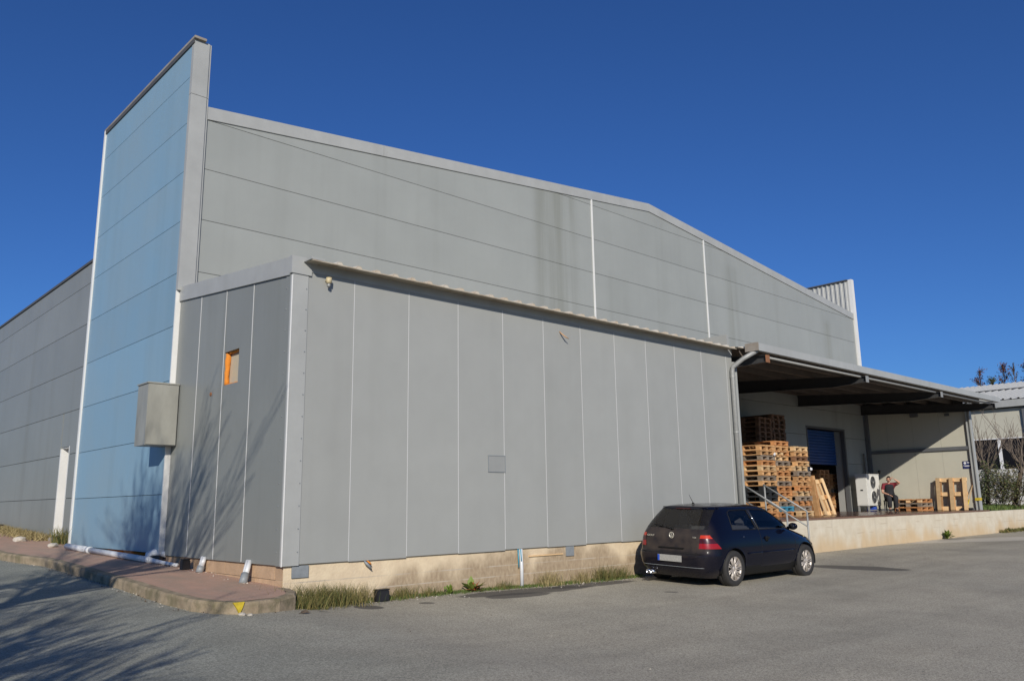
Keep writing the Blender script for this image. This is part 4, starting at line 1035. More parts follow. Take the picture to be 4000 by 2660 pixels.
# seams, arches, mouldings
def along(poly, ax, ys, r=.0035, close=False):
    pts = [(p[0], ys, p[1]) for p in poly]; return pts
def sidey(z, x): 
    pts = ring(z); h = len(pts) // 2
    P = pts[:h + 1]; best = min(P, key=lambda q: abs(q[0] - x)) if x > -.5 else min(P, key=lambda q: abs(q[0] - x))
    return best[1]
for s in (-1, 1):
    q = []
    L_ = DOOR + [DOOR[0]]
    for a, b in zip(L_[:-1], L_[1:]):
        n = max(1, int(math.dist(a, b) / .08))
        for k in range(n):
            t_ = k / n; x_, z_ = a[0] + (b[0] - a[0]) * t_, a[1] + (b[1] - a[1]) * t_; q.append((x_, -s * sidey(z_, x_) * 1.0 if s > 0 else sidey(z_, x_), z_))
    q.append(q[0])
    carpart('shut_line', MB().tube(q, .0042, 4, cap=False), M['seam'], parent=made[('door', 0 if s < 0 else 1)])
    # window surround
    for poly in (QG, DG):
        q = []; L_ = poly + [poly[0]]
        for a, b in zip(L_[:-1], L_[1:]):
            n = max(1, int(math.dist(a, b) / .08))
            for k in range(n):
                t_ = k / n; x_, z_ = a[0] + (b[0] - a[0]) * t_, a[1] + (b[1] - a[1]) * t_; yy = sidey(z_, x_); q.append((x_, yy if s < 0 else -yy, z_))
        q.append(q[0]); carpart('window_seal', MB().tube(q, .009, 5, cap=False), M['trimblack'], True)
    carpart('pillar_chrome', MB().tube([(.905, s * (abs(sidey(.97, .905)) + .004), .965), (.845, s * (abs(sidey(1.15, .85)) + .004), 1.15), (.80, s * (abs(sidey(1.33, .8)) + .004), 1.33)], .004, 5), M['chrome'], True)
    # body side moulding
    for (x0, x1) in ((.42, .88), (.93, 2.06)):
        q = [(x_, (sidey(.56, x_) - .006) * (1 if s < 0 else -1), .56) for x_ in np.linspace(x0, x1, 8)]
        carpart('side_moulding', MB().tube(q, .016, 5), M['paint'], True)
    # wheel arch liners
    for cx in (0, 2.515):
        m = MB(); n = 20; y1, y0 = s * .80, s * .50
        for k in range(n + 1):
            a = math.pi * (k / n) * 1.12 - .19; m.v += [(cx + .365 * math.cos(a), y1 + s * .045, .316 + .365 * math.sin(a)), (cx + .365 * math.cos(a), y0, .316 + .365 * math.sin(a))]
        for k in range(n): m.f.append((2 * k, 2 * k + 1, 2 * k + 3, 2 * k + 2))
        m.f.append(tuple(2 * k + 1 for k in range(n + 1)))
        carpart('wheel_arch_liner', m, M['seam'])
        q = []
        for a in np.linspace(-.12, math.pi + .12, 22):
            x_, z_ = cx + .366 * math.cos(a), .316 + .366 * math.sin(a)
            yy = sidey(max(z_, .17), x_); q.append((x_, yy if s < 0 else -yy, z_))
        carpart('arch_lip', MB().tube(q, .009, 5), M['paint'], True)
    carpart('door_handle', MB().box(1.0, 1.16, s * .87 - .012, s * .87 + .012, .80, .832), M['trimblack'], bevel=.01, parent=made[('door', 0 if s < 0 else 1)])
    carpart('handle_recess', MB().lathe([(.001, 0), (.055, 0), (.05, .004)], (1.08, s * .862, .80), 'y', 14), M['trimblack'], True, parent=made[('door', 0 if s < 0 else 1)])
    # mirror
    bmm = bmesh.new(); bmesh.ops.create_uvsphere(bmm, u_segments=18, v_segments=12, radius=1)
    for v in bmm.verts: v.co = Vector((1.90 + v.co.x * (.075 if v.co.x > 0 else .035), s * (.935 + .095 * v.co.y), 1.005 + v.co.z * .068))
    me = bpy.data.meshes.new('door_mirror'); bmm.to_mesh(me); bmm.free(); me.materials.append(M['paint']); me.polygons.foreach_set('use_smooth', [True] * len(me.polygons)); mo = put('door_mirror', me, CAR)
    carpart('mirror_glass', MB().lathe([(.001, 1.858), (.055, 1.86), (.05, 1.87)], (0, s * .94, 1.005), 'x', 14), M['darkglass'], True, parent=mo)
    carpart('mirror_foot', MB().tube([(1.93, s * .80, .965), (1.93, s * .87, .985)], .028, 8), M['trimblack'], True, parent=mo)
    carpart('side_indicator', MB().lathe([(.001, 0), (.022, 0), (.02, .006)], (2.42, s * .866 if s > 0 else -.872, .80), 'y', 12), M['cream'], True)
# head lamps
for s in (-1, 1):
    m = MB(); q = []
    for (x_, z_) in ((3.02, .60), (3.12, .61), (3.20, .625), (3.16, .72), (3.06, .745), (2.98, .70)):
        q.append((x_ + .0, s * (abs(sidey(z_, x_)) + .006), z_))
    m.add(q, [tuple(range(6))]); carpart('head_lamp', m, M['headl'], True)
# floor / underbody and interior
carpart('underbody', MB().box(-.60, 3.1, -.60, .60, .17, .30), M['seam'])
carpart('cabin_floor', MB().box(.35, 2.1, -.70, .70, .32, .38), M['seat'])
carpart('parcel_shelf', MB().box(-.55, .12, -.62, .62, .93, .95), M['seat'])
carpart('dashboard', MB().box(1.85, 2.15, -.68, .68, .75, .96), M['seat'], bevel=.03)
def seat(x, y, w_, name, rearbench=False):
    b_ = carpart(name, MB().box(x - .06, x + .08, y - w_, y + w_, .45, 1.02), M['seat'], bevel=.03)
    carpart('cushion', MB().box(x + .09, x + .55, y - w_, y + w_, .38, .55), M['seat'], bevel=.04, parent=b_)
    for yy in ((y,) if not rearbench else (y - .32, y + .32)):
        carpart('headrest', MB().box(x - .05, x + .05, yy - .13, yy + .13, 1.03, 1.20), M['seat'], bevel=.035, parent=b_)
seat(.98, -.36, .24, 'front_seat'); seat(.98, .36, .24, 'front_seat'); seat(.15, 0, .58, 'rear_bench', True)
carpart('steering_wheel', MB().tube([(1.62 + .05 * math.cos(a), .36 + .18 * math.sin(a), .86 + .18 * math.cos(a)) for a in np.linspace(0, 2 * math.pi, 20)], .014, 6, cap=False), M['seat'], True)
# tail details
tg = made[('tailgate', 0)]
def bx(z): return interp(z, kz, kxr)
carpart('tailgate_seam', MB().tube([(bx(z_) + .02 * abs(y_ / .66) ** 6 - .001, y_, z_) for y_, z_ in [(-.56, .60), (-.3, .60), (0, .60), (.3, .60), (.56, .60)]], .004, 4), M['seam'], parent=tg)
wip = carpart('rear_wiper', MB().tube([(-.66, .0, 1.0), (-.655, .12, 1.015), (-.62, .34, 1.045), (-.60, .46, 1.07)], [.012, .009, .007, .005], 6).lathe([(.02, -.68), (.022, -.655)], (0, 0, 1.0), 'x', 10), M['trimblack'], True)
carpart('spoiler_lip', MB().tube([(-.275, y_, 1.382 - .012 * (y_ / .5) ** 2) for y_ in np.linspace(-.5, .5, 9)], .012, 6), M['paint'], True)
carpart('brake_light', MB().box(-.335, -.318, -.16, .16, 1.345, 1.362), M['ldark'])
bd = carpart('badge_ring', MB().lathe([(.044, -.706), (.053, -.711), (.056, -.706), (.053, -.700), (.044, -.700)], (0, 0, .885), 'x', 28, True), M['badge'], True)
m = MB()
def stroke(p0, p1, w_=.0075):
    (a, b), (c, d) = p0, p1; dx, dz = c - a, d - b; l = math.hypot(dx, dz); nx_, nz_ = -dz / l * w_ / 2, dx / l * w_ / 2
    X_ = -.7085
    # seen from behind, right is -y
    m.add([(X_, -(a + nx_), .885 + b + nz_), (X_, -(c + nx_), .885 + d + nz_), (X_, -(c - nx_), .885 + d - nz_), (X_, -(a - nx_), .885 + b - nz_),
           (X_ + .006, -(a + nx_), .885 + b + nz_), (X_ + .006, -(c + nx_), .885 + d + nz_), (X_ + .006, -(c - nx_), .885 + d - nz_), (X_ + .006, -(a - nx_), .885 + b - nz_)],
          [(0, 1, 2, 3), (4, 7, 6, 5), (0, 4, 5, 1), (1, 5, 6, 2), (2, 6, 7, 3), (3, 7, 4, 0)])
for a, b in (((-.020, .042), (0, .006)), ((.020, .042), (0, .006)), ((-.041, .022), (-.018, -.040)), ((-.018, -.040), (0, -.004)), ((0, -.004), (.018, -.040)), ((.018, -.040), (.041, .022))): stroke(a, b)
carpart('badge_letters', m, M['badge'], parent=bd)
def text_mesh(body, size, extrude=.003):
    cu = bpy.data.curves.new('lettering', 'FONT'); cu.body = body; cu.size = size; cu.extrude = extrude; cu.align_x = 'CENTER'
    o = bpy.data.objects.new('lettering', cu); COL.objects.link(o); bpy.context.view_layer.update()
    me = bpy.data.meshes.new_from_object(o.evaluated_get(bpy.context.evaluated_depsgraph_get())); bpy.data.objects.remove(o); return me
me = text_mesh('GOLF', .045); me.materials.append(M['badge'])
o = put('model_lettering', me, tg, (-.712, .47, .85)); o.rotation_euler = (R(90), 0, R(-90)); o.scale = (1.5, 1, 1)
me = text_mesh('TDI', .038); me.materials.append(M['badge'])
o = put('model_lettering', me, tg, (-.712, -.50, .85)); o.rotation_euler = (R(90), 0, R(-90)); o.scale = (1.3, 1, 1)
carpart('tailgate_handle', MB().box(-.745, -.715, -.28, .28, .655, .675), M['trimblack'], bevel=.005, parent=tg)
pl = carpart('number_plate', MB().box(-.792, -.776, -.26, .26, .43, .54), M['plate'])
carpart('blue_band', MB().box(-.794, -.7925, .215, .258, .433, .537), M['plateblue'], parent=pl)
carpart('bumper_strip', MB().tube([(interp(.50, kz, kxr) + .30 * (abs(t_) ** 9) - .004, -.80 * t_ if True else 0, .585) for t_ in np.linspace(-.92, .92, 17)], .005, 5), M['seam'], True)
carpart('bumper_lip', MB().tube([(-.752 + .30 * abs(t_) ** 9, -.79 * t_, .345) for t_ in np.linspace(-.94, .94, 21)], .0045, 5), M['greypvc'], True)
ex = carpart('exhaust_pipe', MB().lathe([(.034, -.79), (.038, -.79), (.038, -.60), (.034, -.60)], (0, .50, .215), 'x', 16, True), M['chrome'], True)
carpart('exhaust_pipe', MB().lathe([(.034, -.79), (.038, -.79), (.038, -.60), (.034, -.60)], (0, .41, .215), 'x', 16, True), M['chrome'], True)
carpart('aerial', MB().lathe([(.03, 1.425), (.024, 1.445), (.008, 1.46)], (-.02, 0, 0), 'z', 12).tube([(-.02, 0, 1.45), (-.14, 0, 1.60)], [.006, .003], 6), M['trimblack'], True)
carpart('lock_button', MB().lathe([(.001, 0), (.01, 0), (.009, .004)], (.30, -.866, .86), 'y', 10), M['chrome'], True)
# wheels
def wheel(cx, s, steer=0):
    wt = bpy.data.objects.new('wheel', None); COL.objects.link(wt); wt.parent = CAR; wt.location = (cx, s * .755, .316); wt.rotation_euler = (0, 0, steer + (0 if s < 0 else math.pi))
    prof = [(.205, -.095), (.225, -.101), (.262, -.107), (.295, -.103), (.309, -.085), (.314, -.05), (.316, -.045), (.311, -.042), (.316, -.038), (.3165, 0), (.311, .003), (.3165, .007), (.316, .045), (.314, .06), (.309, .085), (.295, .103), (.26, .105), (.205, .095)]
    obj('tyre', MB().lathe(prof, (0, 0, 0), 'y', 48, True), M['tyre'], wt, smooth=True, world=False)
    rim = obj('rim', MB().lathe([(.206, -.098), (.212, -.095), (.209, -.088), (.198, -.080), (.190, -.03), (.186, .08), (.20, .09), (.198, -.0)], (0, 0, 0), 'y', 40, True), M['rim'], wt, smooth=True, world=False)
    obj('brake_drum', MB().lathe([(.001, -.005), (.13, -.005), (.135, .02), (.13, .05)], (0, 0, 0), 'y', 24), M['seam'], rim, world=False)
    m = MB()
    for k in range(9):
        a = k * 2 * math.pi / 9
        for sg in (-1, 1):
            a0 = a + sg * .16; a1 = a + sg * .105
            p = [(.035 * math.cos(a0), -.062, .035 * math.sin(a0)), (.10 * math.cos(a + sg * .14), -.072, .10 * math.sin(a + sg * .14)), (.202 * math.cos(a1), -.086, .202 * math.sin(a1))]
            m.tube(p, [.014, .0115, .013], 5)
    obj('spoke', m, M['rim'], rim, smooth=True, world=False)
    obj('hub_cap', MB().lathe([(.001, -.085), (.028, -.082), (.05, -.072), (.052, -.05)], (0, 0, 0), 'y', 20), M['rim'], rim, smooth=True, world=False)
for cx in (0, 2.515):
    for s in (-1, 1): wheel(cx, s, 0)

# ------------------------------------------------------------------ people
def skin_mesh(name, pts, edges, radii, m, parent=None, sub=2, root=0):
    me = bpy.data.meshes.new(name); me.from_pydata([tuple(p) for p in pts], edges, [])
    o = bpy.data.objects.new(name, me); COL.objects.link(o)
    sk = o.modifiers.new('s', 'SKIN'); sk.use_smooth_shade = True
    for i, r in enumerate(radii):
        r = r if hasattr(r, '__len__') else (r, r); me.skin_vertices[0].data[i].radius = r
    me.skin_vertices[0].data[root].use_root = True
    ss = o.modifiers.new('u', 'SUBSURF'); ss.levels = sub; ss.render_levels = sub
    bpy.context.view_layer.update()
    nm = bpy.data.meshes.new_from_object(o.evaluated_get(bpy.context.evaluated_depsgraph_get())); bpy.data.objects.remove(o)
    nm.name = name; nm.materials.clear(); nm.materials.append(m); nm.polygons.foreach_set('use_smooth', [True] * len(nm.polygons))
    return put(name, nm, parent)
# local frame: person faces -y (towards the sun); x to the viewer's right. Seat at z .45
pt = thing('person', 'seated man in black overalls and dark red shirt shading his eyes with one hand', 'person', (26.62, 2.92, FL), (0, 0, R(-56)))
B = {'pel': (0, .05, .52), 'waist': (0, .04, .70), 'chest': (0, .0, .90), 'neck': (0, -.03, 1.04), 'headb': (0, -.05, 1.10),
     'hl': (-.10, .0, .50), 'kl': (-.11, -.42, .52), 'al': (-.11, -.38, .10), 'tl': (-.13, -.54, .05),
     'hr': (.10, .0, .50), 'kr': (.12, -.42, .52), 'ar': (.12, -.34, .10), 'tr': (.14, -.50, .05),
     'sl': (-.19, .0, .98), 'el': (-.27, -.10, .70), 'wl': (-.08, -.32, .60), 'sr': (.19, -.01, .99), 'er': (.36, -.20, 1.04), 'wr': (.16, -.22, 1.20)}
def chain(names, rad, m, nm, parent, sub=2): 
    return skin_mesh(nm, [B[n] for n in names], [(i, i + 1) for i in range(len(names) - 1)], rad, m, parent, sub)
body_names = ['pel', 'waist', 'chest', 'neck', 'headb', 'hl', 'kl', 'al', 'tl', 'hr', 'kr', 'ar', 'tr', 'sl', 'el', 'wl', 'sr', 'er', 'wr']
E_ = [('pel', 'waist'), ('waist', 'chest'), ('chest', 'neck'), ('neck', 'headb'), ('pel', 'hl'), ('hl', 'kl'), ('kl', 'al'), ('al', 'tl'), ('pel', 'hr'), ('hr', 'kr'), ('kr', 'ar'), ('ar', 'tr'), ('chest', 'sl'), ('sl', 'el'), ('el', 'wl'), ('chest', 'sr'), ('sr', 'er'), ('er', 'wr')]
rd = dict(pel=(.15, .12), waist=(.14, .11), chest=(.155, .115), neck=.055, headb=.05, hl=.09, kl=.062, al=.045, tl=.04, hr=.09, kr=.062, ar=.045, tr=.04, sl=.062, el=.042, wl=.028, sr=.062, er=.042, wr=.028)
bd_ = skin_mesh('body', [B[n] for n in body_names], [(body_names.index(a), body_names.index(b)) for a, b in E_], [{'pel': (.10, .08), 'waist': (.10, .08), 'chest': (.10, .075)}.get(n, rd[n]) for n in body_names], M['skin'], pt)
# clothes a little larger than the body
def cloth(nm, names, edges, grow, m):
    skin_mesh(nm, [B[n] for n in names], [(names.index(a), names.index(b)) for a, b in edges], [tuple(r * 1 + grow for r in (rd[n] if hasattr(rd[n], '__len__') else (rd[n], rd[n]))) for n in names], m, bd_)
B['slm'] = tuple(Vector(B['sl']).lerp(Vector(B['el']), .75)); B['srm'] = tuple(Vector(B['sr']).lerp(Vector(B['er']), .7)); rd['slm'] = .044; rd['srm'] = .044
cloth('shirt', ['waist', 'chest', 'sl', 'slm', 'sr', 'srm'], [('waist', 'chest'), ('chest', 'sl'), ('sl', 'slm'), ('chest', 'sr'), ('sr', 'srm')], .022, M['redshirt'])
B['bibf'] = (0, -.045, .90); rd['bibf'] = (.145, .085); B['bibt'] = (0, -.075, 1.01); rd['bibt'] = (.13, .06)
cloth('overalls', ['pel', 'hl', 'kl', 'al', 'hr', 'kr', 'ar', 'waist', 'bibf', 'bibt'], [('pel', 'hl'), ('hl', 'kl'), ('kl', 'al'), ('pel', 'hr'), ('hr', 'kr'), ('kr', 'ar'), ('pel', 'waist'), ('waist', 'bibf'), ('bibf', 'bibt')], .040, M['bib'])
for sg, f_, tt in ((0, 'al', 'tl'), (1, 'ar', 'tr')):
    a = Vector(B[f_]); b = Vector(B[tt]); skin_mesh('shoe', [a + Vector((0, .05, -.045)), a + Vector((0, -.05, -.045)), b + Vector((0, -.03, -.015))], [(0, 1), (1, 2)], [.05, .052, .042], M['black'], bd_)
# head with face
hb = bmesh.new(); bmesh.ops.create_uvsphere(hb, u_segments=20, v_segments=16, radius=1)
for v in hb.verts:
    x_, y_, z_ = v.co
    v.co = Vector((x_ * .076 * (1 - .18 * max(0, -z_)), y_ * .098 - .015 * max(0, -z_), z_ * .118))
    if y_ < -.75 and abs(x_) < .25: v.co.y -= .016 * (1 - abs(z_ + .1) * 1.6 if abs(z_ + .1) < .5 else 0)
me = bpy.data.meshes.new('head'); hb.to_mesh(me); hb.free(); me.materials.append(M['skin']); me.polygons.foreach_set('use_smooth', [True] * len(me.polygons))
hd = put('head', me, bd_, (0, -.075, 1.185)); hd.rotation_euler = (R(14), R(8), 0)
def same(o_): o_.location = (0, -.075, 1.185); o_.rotation_euler = (R(14), R(8), 0); return o_
def sph(nm, c, r, m, parent, seg=10):
    b = bmesh.new(); bmesh.ops.create_uvsphere(b, u_segments=seg, v_segments=seg - 2, radius=1)
    for v in b.verts: v.co = Vector((v.co.x * r[0] + c[0], v.co.y * r[1] + c[1], v.co.z * r[2] + c[2]))
    me = bpy.data.meshes.new(nm); b.to_mesh(me); b.free(); me.materials.append(m); me.polygons.foreach_set('use_smooth', [True] * len(me.polygons)); return put(nm, me, parent)
for o in (('eye', (-.030, -.088, .012), (.012, .006, .007), M['black']), ('eye', (.030, -.088, .012), (.012, .006, .007), M['black']), ('mouth', (0, -.098, -.055), (.024, .006, .006), M['redshirt']), ('ear', (-.078, .005, -.005), (.012, .022, .03), M['skin']), ('ear', (.078, .005, -.005), (.012, .022, .03), M['skin']), ('nose', (0, -.108, -.02), (.011, .014, .018), M['skin'])):
    same(sph(o[0], o[1], o[2], o[3], bd_, 10))
hb = bmesh.new(); bmesh.ops.create_uvsphere(hb, u_segments=20, v_segments=16, radius=1)
for f in [f for f in hb.faces if f.calc_center_median().z < .15 - .55 * f.calc_center_median().y * -1 * -1 and not (f.calc_center_median().y > .2 and f.calc_center_median().z > -.5)]: hb.faces.remove(f)
for v in hb.verts: v.co = Vector((v.co.x * .084, v.co.y * .106 + .004, v.co.z * .128))
me = bpy.data.meshes.new('hair'); hb.to_mesh(me); hb.free(); me.materials.append(M['hair']); same(put('hair', me, bd_))
def hand(w_, d, spread, parent):
    w_ = Vector(w_); d = Vector(d).normalized(); sp = Vector(spread); sp = (sp - d * sp.dot(d)).normalized(); nn = d.cross(sp)
    skin_mesh('hand', [w_, w_ + d * .045, w_ + d * .085], [(0, 1), (1, 2)], [(.026, .02), (.038, .016), (.04, .014)], M['skin'], parent, 1)
    for i, l in enumerate((.062, .075, .07, .055)):
        o_ = w_ + d * .08 + sp * (-.03 + .02 * i)
        skin_mesh('finger', [o_, o_ + d * l * .5 - nn * .004, o_ + d * l * .9 - nn * .02], [(0, 1), (1, 2)], [.009, .0085, .007], M['skin'], parent, 1)
    o_ = w_ + d * .03 - sp * .035; skin_mesh('thumb', [o_, o_ + d * .03 - sp * .02, o_ + d * .06 - sp * .022], [(0, 1), (1, 2)], [.011, .010, .008], M['skin'], parent, 1)
hand(B['wr'], (-.9, -.1, .12), (0, .25, -1), bd_)
hand(B['wl'], (.7, -.5, -.35), (.4, .7, 0), bd_)
t = thing('stool', 'low dark crate the man sits on behind the heat pump', 'seat', (26.62, 2.92, FL), (0, 0, R(-56)))
obj('seat_top', MB().box(-.2, .2, -.12, .25, .36, .40), M['black'], t, world=False, bevel=.01)
for x in (-.17, .17):
    for y in (-.09, .22): obj('leg', MB().box(x - .02, x + .02, y - .02, y + .02, 0, .36), M['black'], t, world=False)

# ------------------------------------------------------------------ neighbouring building, fence, plants on the right
nb = thing('neighbour_shed', 'beige open-sided industrial shed with white ribbed roof beyond the hedge', 'industrial shed', (44, 6, 0))
NX = 40
y0n = 1.62
ysn = [y0n, 5.5, 9.5, 13.5, 17.5]
for a, b in zip(ysn[:-1], ysn[1:]):
    obj('wall_panel', MB().box(NX, NX + .1, a + .01, b - .01, 3.9, 5.33), M['beige'], nb)
    obj('column', MB().box(NX + .0, NX + .16, a - .07, a + .07, .3, 3.84), M['white'] , nb)
obj('column', MB().box(NX + .0, NX + .16, 2.82, 2.96, .3, 3.84), M['white'], nb)
obj('column', MB().box(NX - .12, NX - .005, y0n - .08, y0n + .06, 3.9, 5.5), M['girt'], nb)
obj('column', MB().box(NX - .2, NX + .3, .9, 1.45, .2, 5.6), M['white_trim'], nb)
obj('sill_beam', MB().box(NX - .05, NX + .15, y0n - .1, 17.5, 3.845, 3.895), M['white'], nb)
obj('eave_fascia', MB().box(NX - .3, NX - .2, -3, 18, 5.38, 5.72), M['trim'], nb)
obj('soffit', MB().box(NX - .2, NX + .2, -3, 18, 5.36, 5.40), M['beam'], nb)
m = MB(); y = -3; prof = []
while y < 18: prof += [(y, 0), (y + .2, 0), (y + .24, .06), (y + .30, .06), (y + .34, 0)]; y += .34
n = len(prof)
for (x, z) in ((NX - .32, 5.74), (NX + 12, 8.0)): m.v += [(x, p[0], z + p[1]) for p in prof]
m.f = [(i, i + 1, n + i + 1, n + i) for i in range(n - 1)]
obj('roof_sheet', m, M['whiteroof'], nb)
obj('hall_interior', MB().box(NX + 6, NX + 6.1, -3, 18, .2, 7).box(NX + .2, NX + 6, 17.9, 18, .2, 5.8), M['beam'], nb)
obj('glazing', MB().box(NX + .06, NX + .08, y0n, 17.5, 2.42, 3.84), M['darkglass'], nb)
obj('low_wall', MB().box(NX - .02, NX + .12, -.5, 17.5, .0, 2.38), M['whitewall'], nb)
# soil bed with grass behind the retaining wall
m = MB()
for j in range(13):
    for i in range(25): m.v.append((28.13 + i * .5, .25 + j * .6, .50 + .10 * smooth01(j / 3) + .03 * math.sin(i * 1.7 + j)))
m.f = [(j * 25 + i, j * 25 + i + 1, (j + 1) * 25 + i + 1, (j + 1) * 25 + i) for j in range(12) for i in range(24)]
o = obj('planting_bed', m, M['soil'], smooth=True); tag(o, 'raised soil bed behind the white retaining wall', None, kind='structure')
def blades(n, area, h, m_, width=.006, seed=1, zfn=None, lean=.35):
    rnd = random.Random(seed); mb_ = MB()
    for _ in range(n):
        x, y = area(rnd); z = zfn(x, y); hh = h * rnd.uniform(.4, 1); a = rnd.uniform(0, 6.28); lx, ly = rnd.gauss(0, lean) * hh, rnd.gauss(0, lean) * hh
        wx, wy = math.cos(a) * width, math.sin(a) * width
        mb_.add([(x - wx, y - wy, z), (x + wx, y + wy, z), (x + lx * .4 + wx * .7, y + ly * .4 + wy * .7, z + hh * .6), (x + lx * .4 - wx * .7, y + ly * .4 - wy * .7, z + hh * .6), (x + lx, y + ly, z + hh)], [(0, 1, 2, 3), (3, 2, 4)])
    return mb_
o = obj('bank_grass', blades(9000, lambda r: (r.uniform(28.2, 36), r.uniform(.3, 3) if r.random() < .7 else r.uniform(3, 7)), .22, M['grassgreen'], .012, 3, lambda x, y: .52 + .05 * smooth01((y - .25) / 1.8)), M['grassgreen'], fix=False)
tag(o, 'green grass growing on the raised bed', 'grass', kind='stuff')

def leafcloud(pts, n, size, seed, spread):
    rnd = random.Random(seed); mb_ = MB()
    for _ in range(n):
        c = rnd.choice(pts); p = Vector((c[0] + rnd.gauss(0, spread), c[1] + rnd.gauss(0, spread), c[2] + rnd.gauss(0, spread)))
        u = Vector((rnd.gauss(0, 1), rnd.gauss(0, 1), rnd.gauss(0, 1))).normalized(); v = u.orthogonal().normalized(); s = size * rnd.uniform(.6, 1.3)
        mb_.add([p - u * s, p + v * s * .55, p + u * s, p - v * s * .55], [(0, 1, 2, 3)])
    return mb_
def grow(rnd, p, d, L, r, depth, out, nchild, spread, updraw, seglen=.25, tips=None, taper=.5):
    n = max(2, int(L / seglen)); pts = [p]; q = p.copy(); dd = d.copy(); rad = [r]
    for i in range(n):
        dd = (dd + Vector((rnd.gauss(0, .09), rnd.gauss(0, .09), rnd.gauss(0, .05) + updraw * .12))).normalized(); q = q + dd * (L / n); pts.append(q.copy()); rad.append(r * (1 - (1 - taper) * (i + 1) / n))
    out.append((pts, rad, depth))
    if depth > 0:
        for k in range(nchild[-depth] if isinstance(nchild, (list, tuple)) else nchild):
            t_ = rnd.uniform(.3, 1); i = min(n, int(t_ * n)); a = rnd.uniform(0, 6.28)
            ax_ = dd.orthogonal().normalized(); ax_ = Matrix.Rotation(a, 3, dd) @ ax_
            nd = (dd + ax_ * math.tan(rnd.uniform(.5, 1) * spread)).normalized()
            grow(rnd, pts[i], nd, L * rnd.uniform(.45, .72), rad[i] * .62, depth - 1, out, nchild, spread, updraw, seglen, tips, taper)
    elif tips is not None: tips.append(pts[-1])
def tree_from(out, name, label, base, m, parent_label='tree', trunk=None, group=None, minr=.004, sides=5):
    t = thing(name, label, 'tree', base, (0, 0, 0), group)
    return t
# pollarded trees by the fence
def pollard(x, y, seed, lean, label, hh=1.55):
    rnd = random.Random(seed); z0 = .5
    t = thing('pollarded_tree', label, 'tree', (x, y, z0), group='pollarded trees beyond the dock')
    top = Vector((x + lean[0], y + lean[1], z0 + hh))
    obj('trunk', MB().tube([(x, y, z0 - .1), (x + lean[0] * .4, y + lean[1] * .5, z0 + hh * .5), top, top + Vector((0, 0, .12))], [.10, .085, .10, .05], 10), M['barkdark'], t, smooth=True)
    for k in range(16):
        a = rnd.uniform(0, 6.28); out = []; tilt = rnd.uniform(.12, .75)
        d = Vector((math.cos(a) * math.sin(tilt), math.sin(a) * math.sin(tilt), math.cos(tilt)))
        grow(rnd, top + Vector((rnd.gauss(0, .06), rnd.gauss(0, .06), rnd.uniform(-.1, .08))), d, rnd.uniform(1.3, 2.5), rnd.uniform(.016, .03), 1, out, 4, .45, .35, .2, None, .35)
        m = MB()
        for pts, rad, dep in out: m.tube(pts, [max(r_, .0055) for r_ in rad], 4, cap=False)
        obj('shoot', m, M['bark'], t, fix=False)
pollard(33.6, 1.75, 11, (.12, -.08, 0), 'bare pollarded tree with upright shoots next to the dock post')
pollard(33.4, .75, 14, (-.1, -.5, 0), 'bare pollarded tree leaning at the right edge of the view', 1.5)
# hedge and fence
f = thing('mesh_fence', 'wire mesh fence with thin posts behind the raised bed', 'fence', (36, 1, .5))
for y in (-.2, 2.2, 4.6): obj('post', MB().tube([(36.2, y, .4), (36.2, y, 2.2)], .03, 8), M['girt'], f, smooth=True)
obj('post', MB().tube([(35.0, .45, .4), (35.0, .45, 2.3)], .025, 8), M['girt'], f, smooth=True)
m = MB()
for i in range(60):
    y = -.2 + i * .08; m.tube([(36.2, y, .5), (36.2, y, 2.1)], .0025, 3, cap=False)
for i in range(12):
    m.tube([(36.2, -.2, .55 + i * .14), (36.2, 4.6, .55 + i * .14)], .0025, 3, cap=False)
o = obj('wire_mesh', m, M['girt'], f, fix=False); o['kind'] = 'stuff'
rnd = random.Random(6)
for i, (x, y, lab, mk) in enumerate(((34.6, 2.6, 'leafy hedge bush behind the left pollarded tree', 'leafdry'), (32.9, 1.62, 'sparse green bush around the foot of the left pollarded tree', 'leaf'), (32.9, .95, 'thick green bush between the two pollarded trees', 'leaf'), (33.0, .42, 'green bush at the right edge behind the retaining wall', 'leafdry'))):
    t = thing('bush', lab, 'bush', (x, y, .5), group='bushes along the fence')
    m = MB(); tips = []
    for k in range(14):
        out = []; a = rnd.uniform(0, 6.28); tl = rnd.uniform(.1, .7)
        grow(rnd, Vector((x, y, .5)), Vector((math.cos(a) * math.sin(tl), math.sin(a) * math.sin(tl), math.cos(tl))), rnd.uniform(.9, 1.5), .014, 1, out, 4, .6, .1, .2, tips)
        for pts, rad, dep in out: m.tube(pts, [max(q, .004) for q in rad], 3, cap=False); tips += pts[2:]
    obj('stems', m, M['barkdark'], t, fix=False)
    obj('leaves', leafcloud(tips, 1700, .042, i + 5, .10), M[mk], t, fix=False)
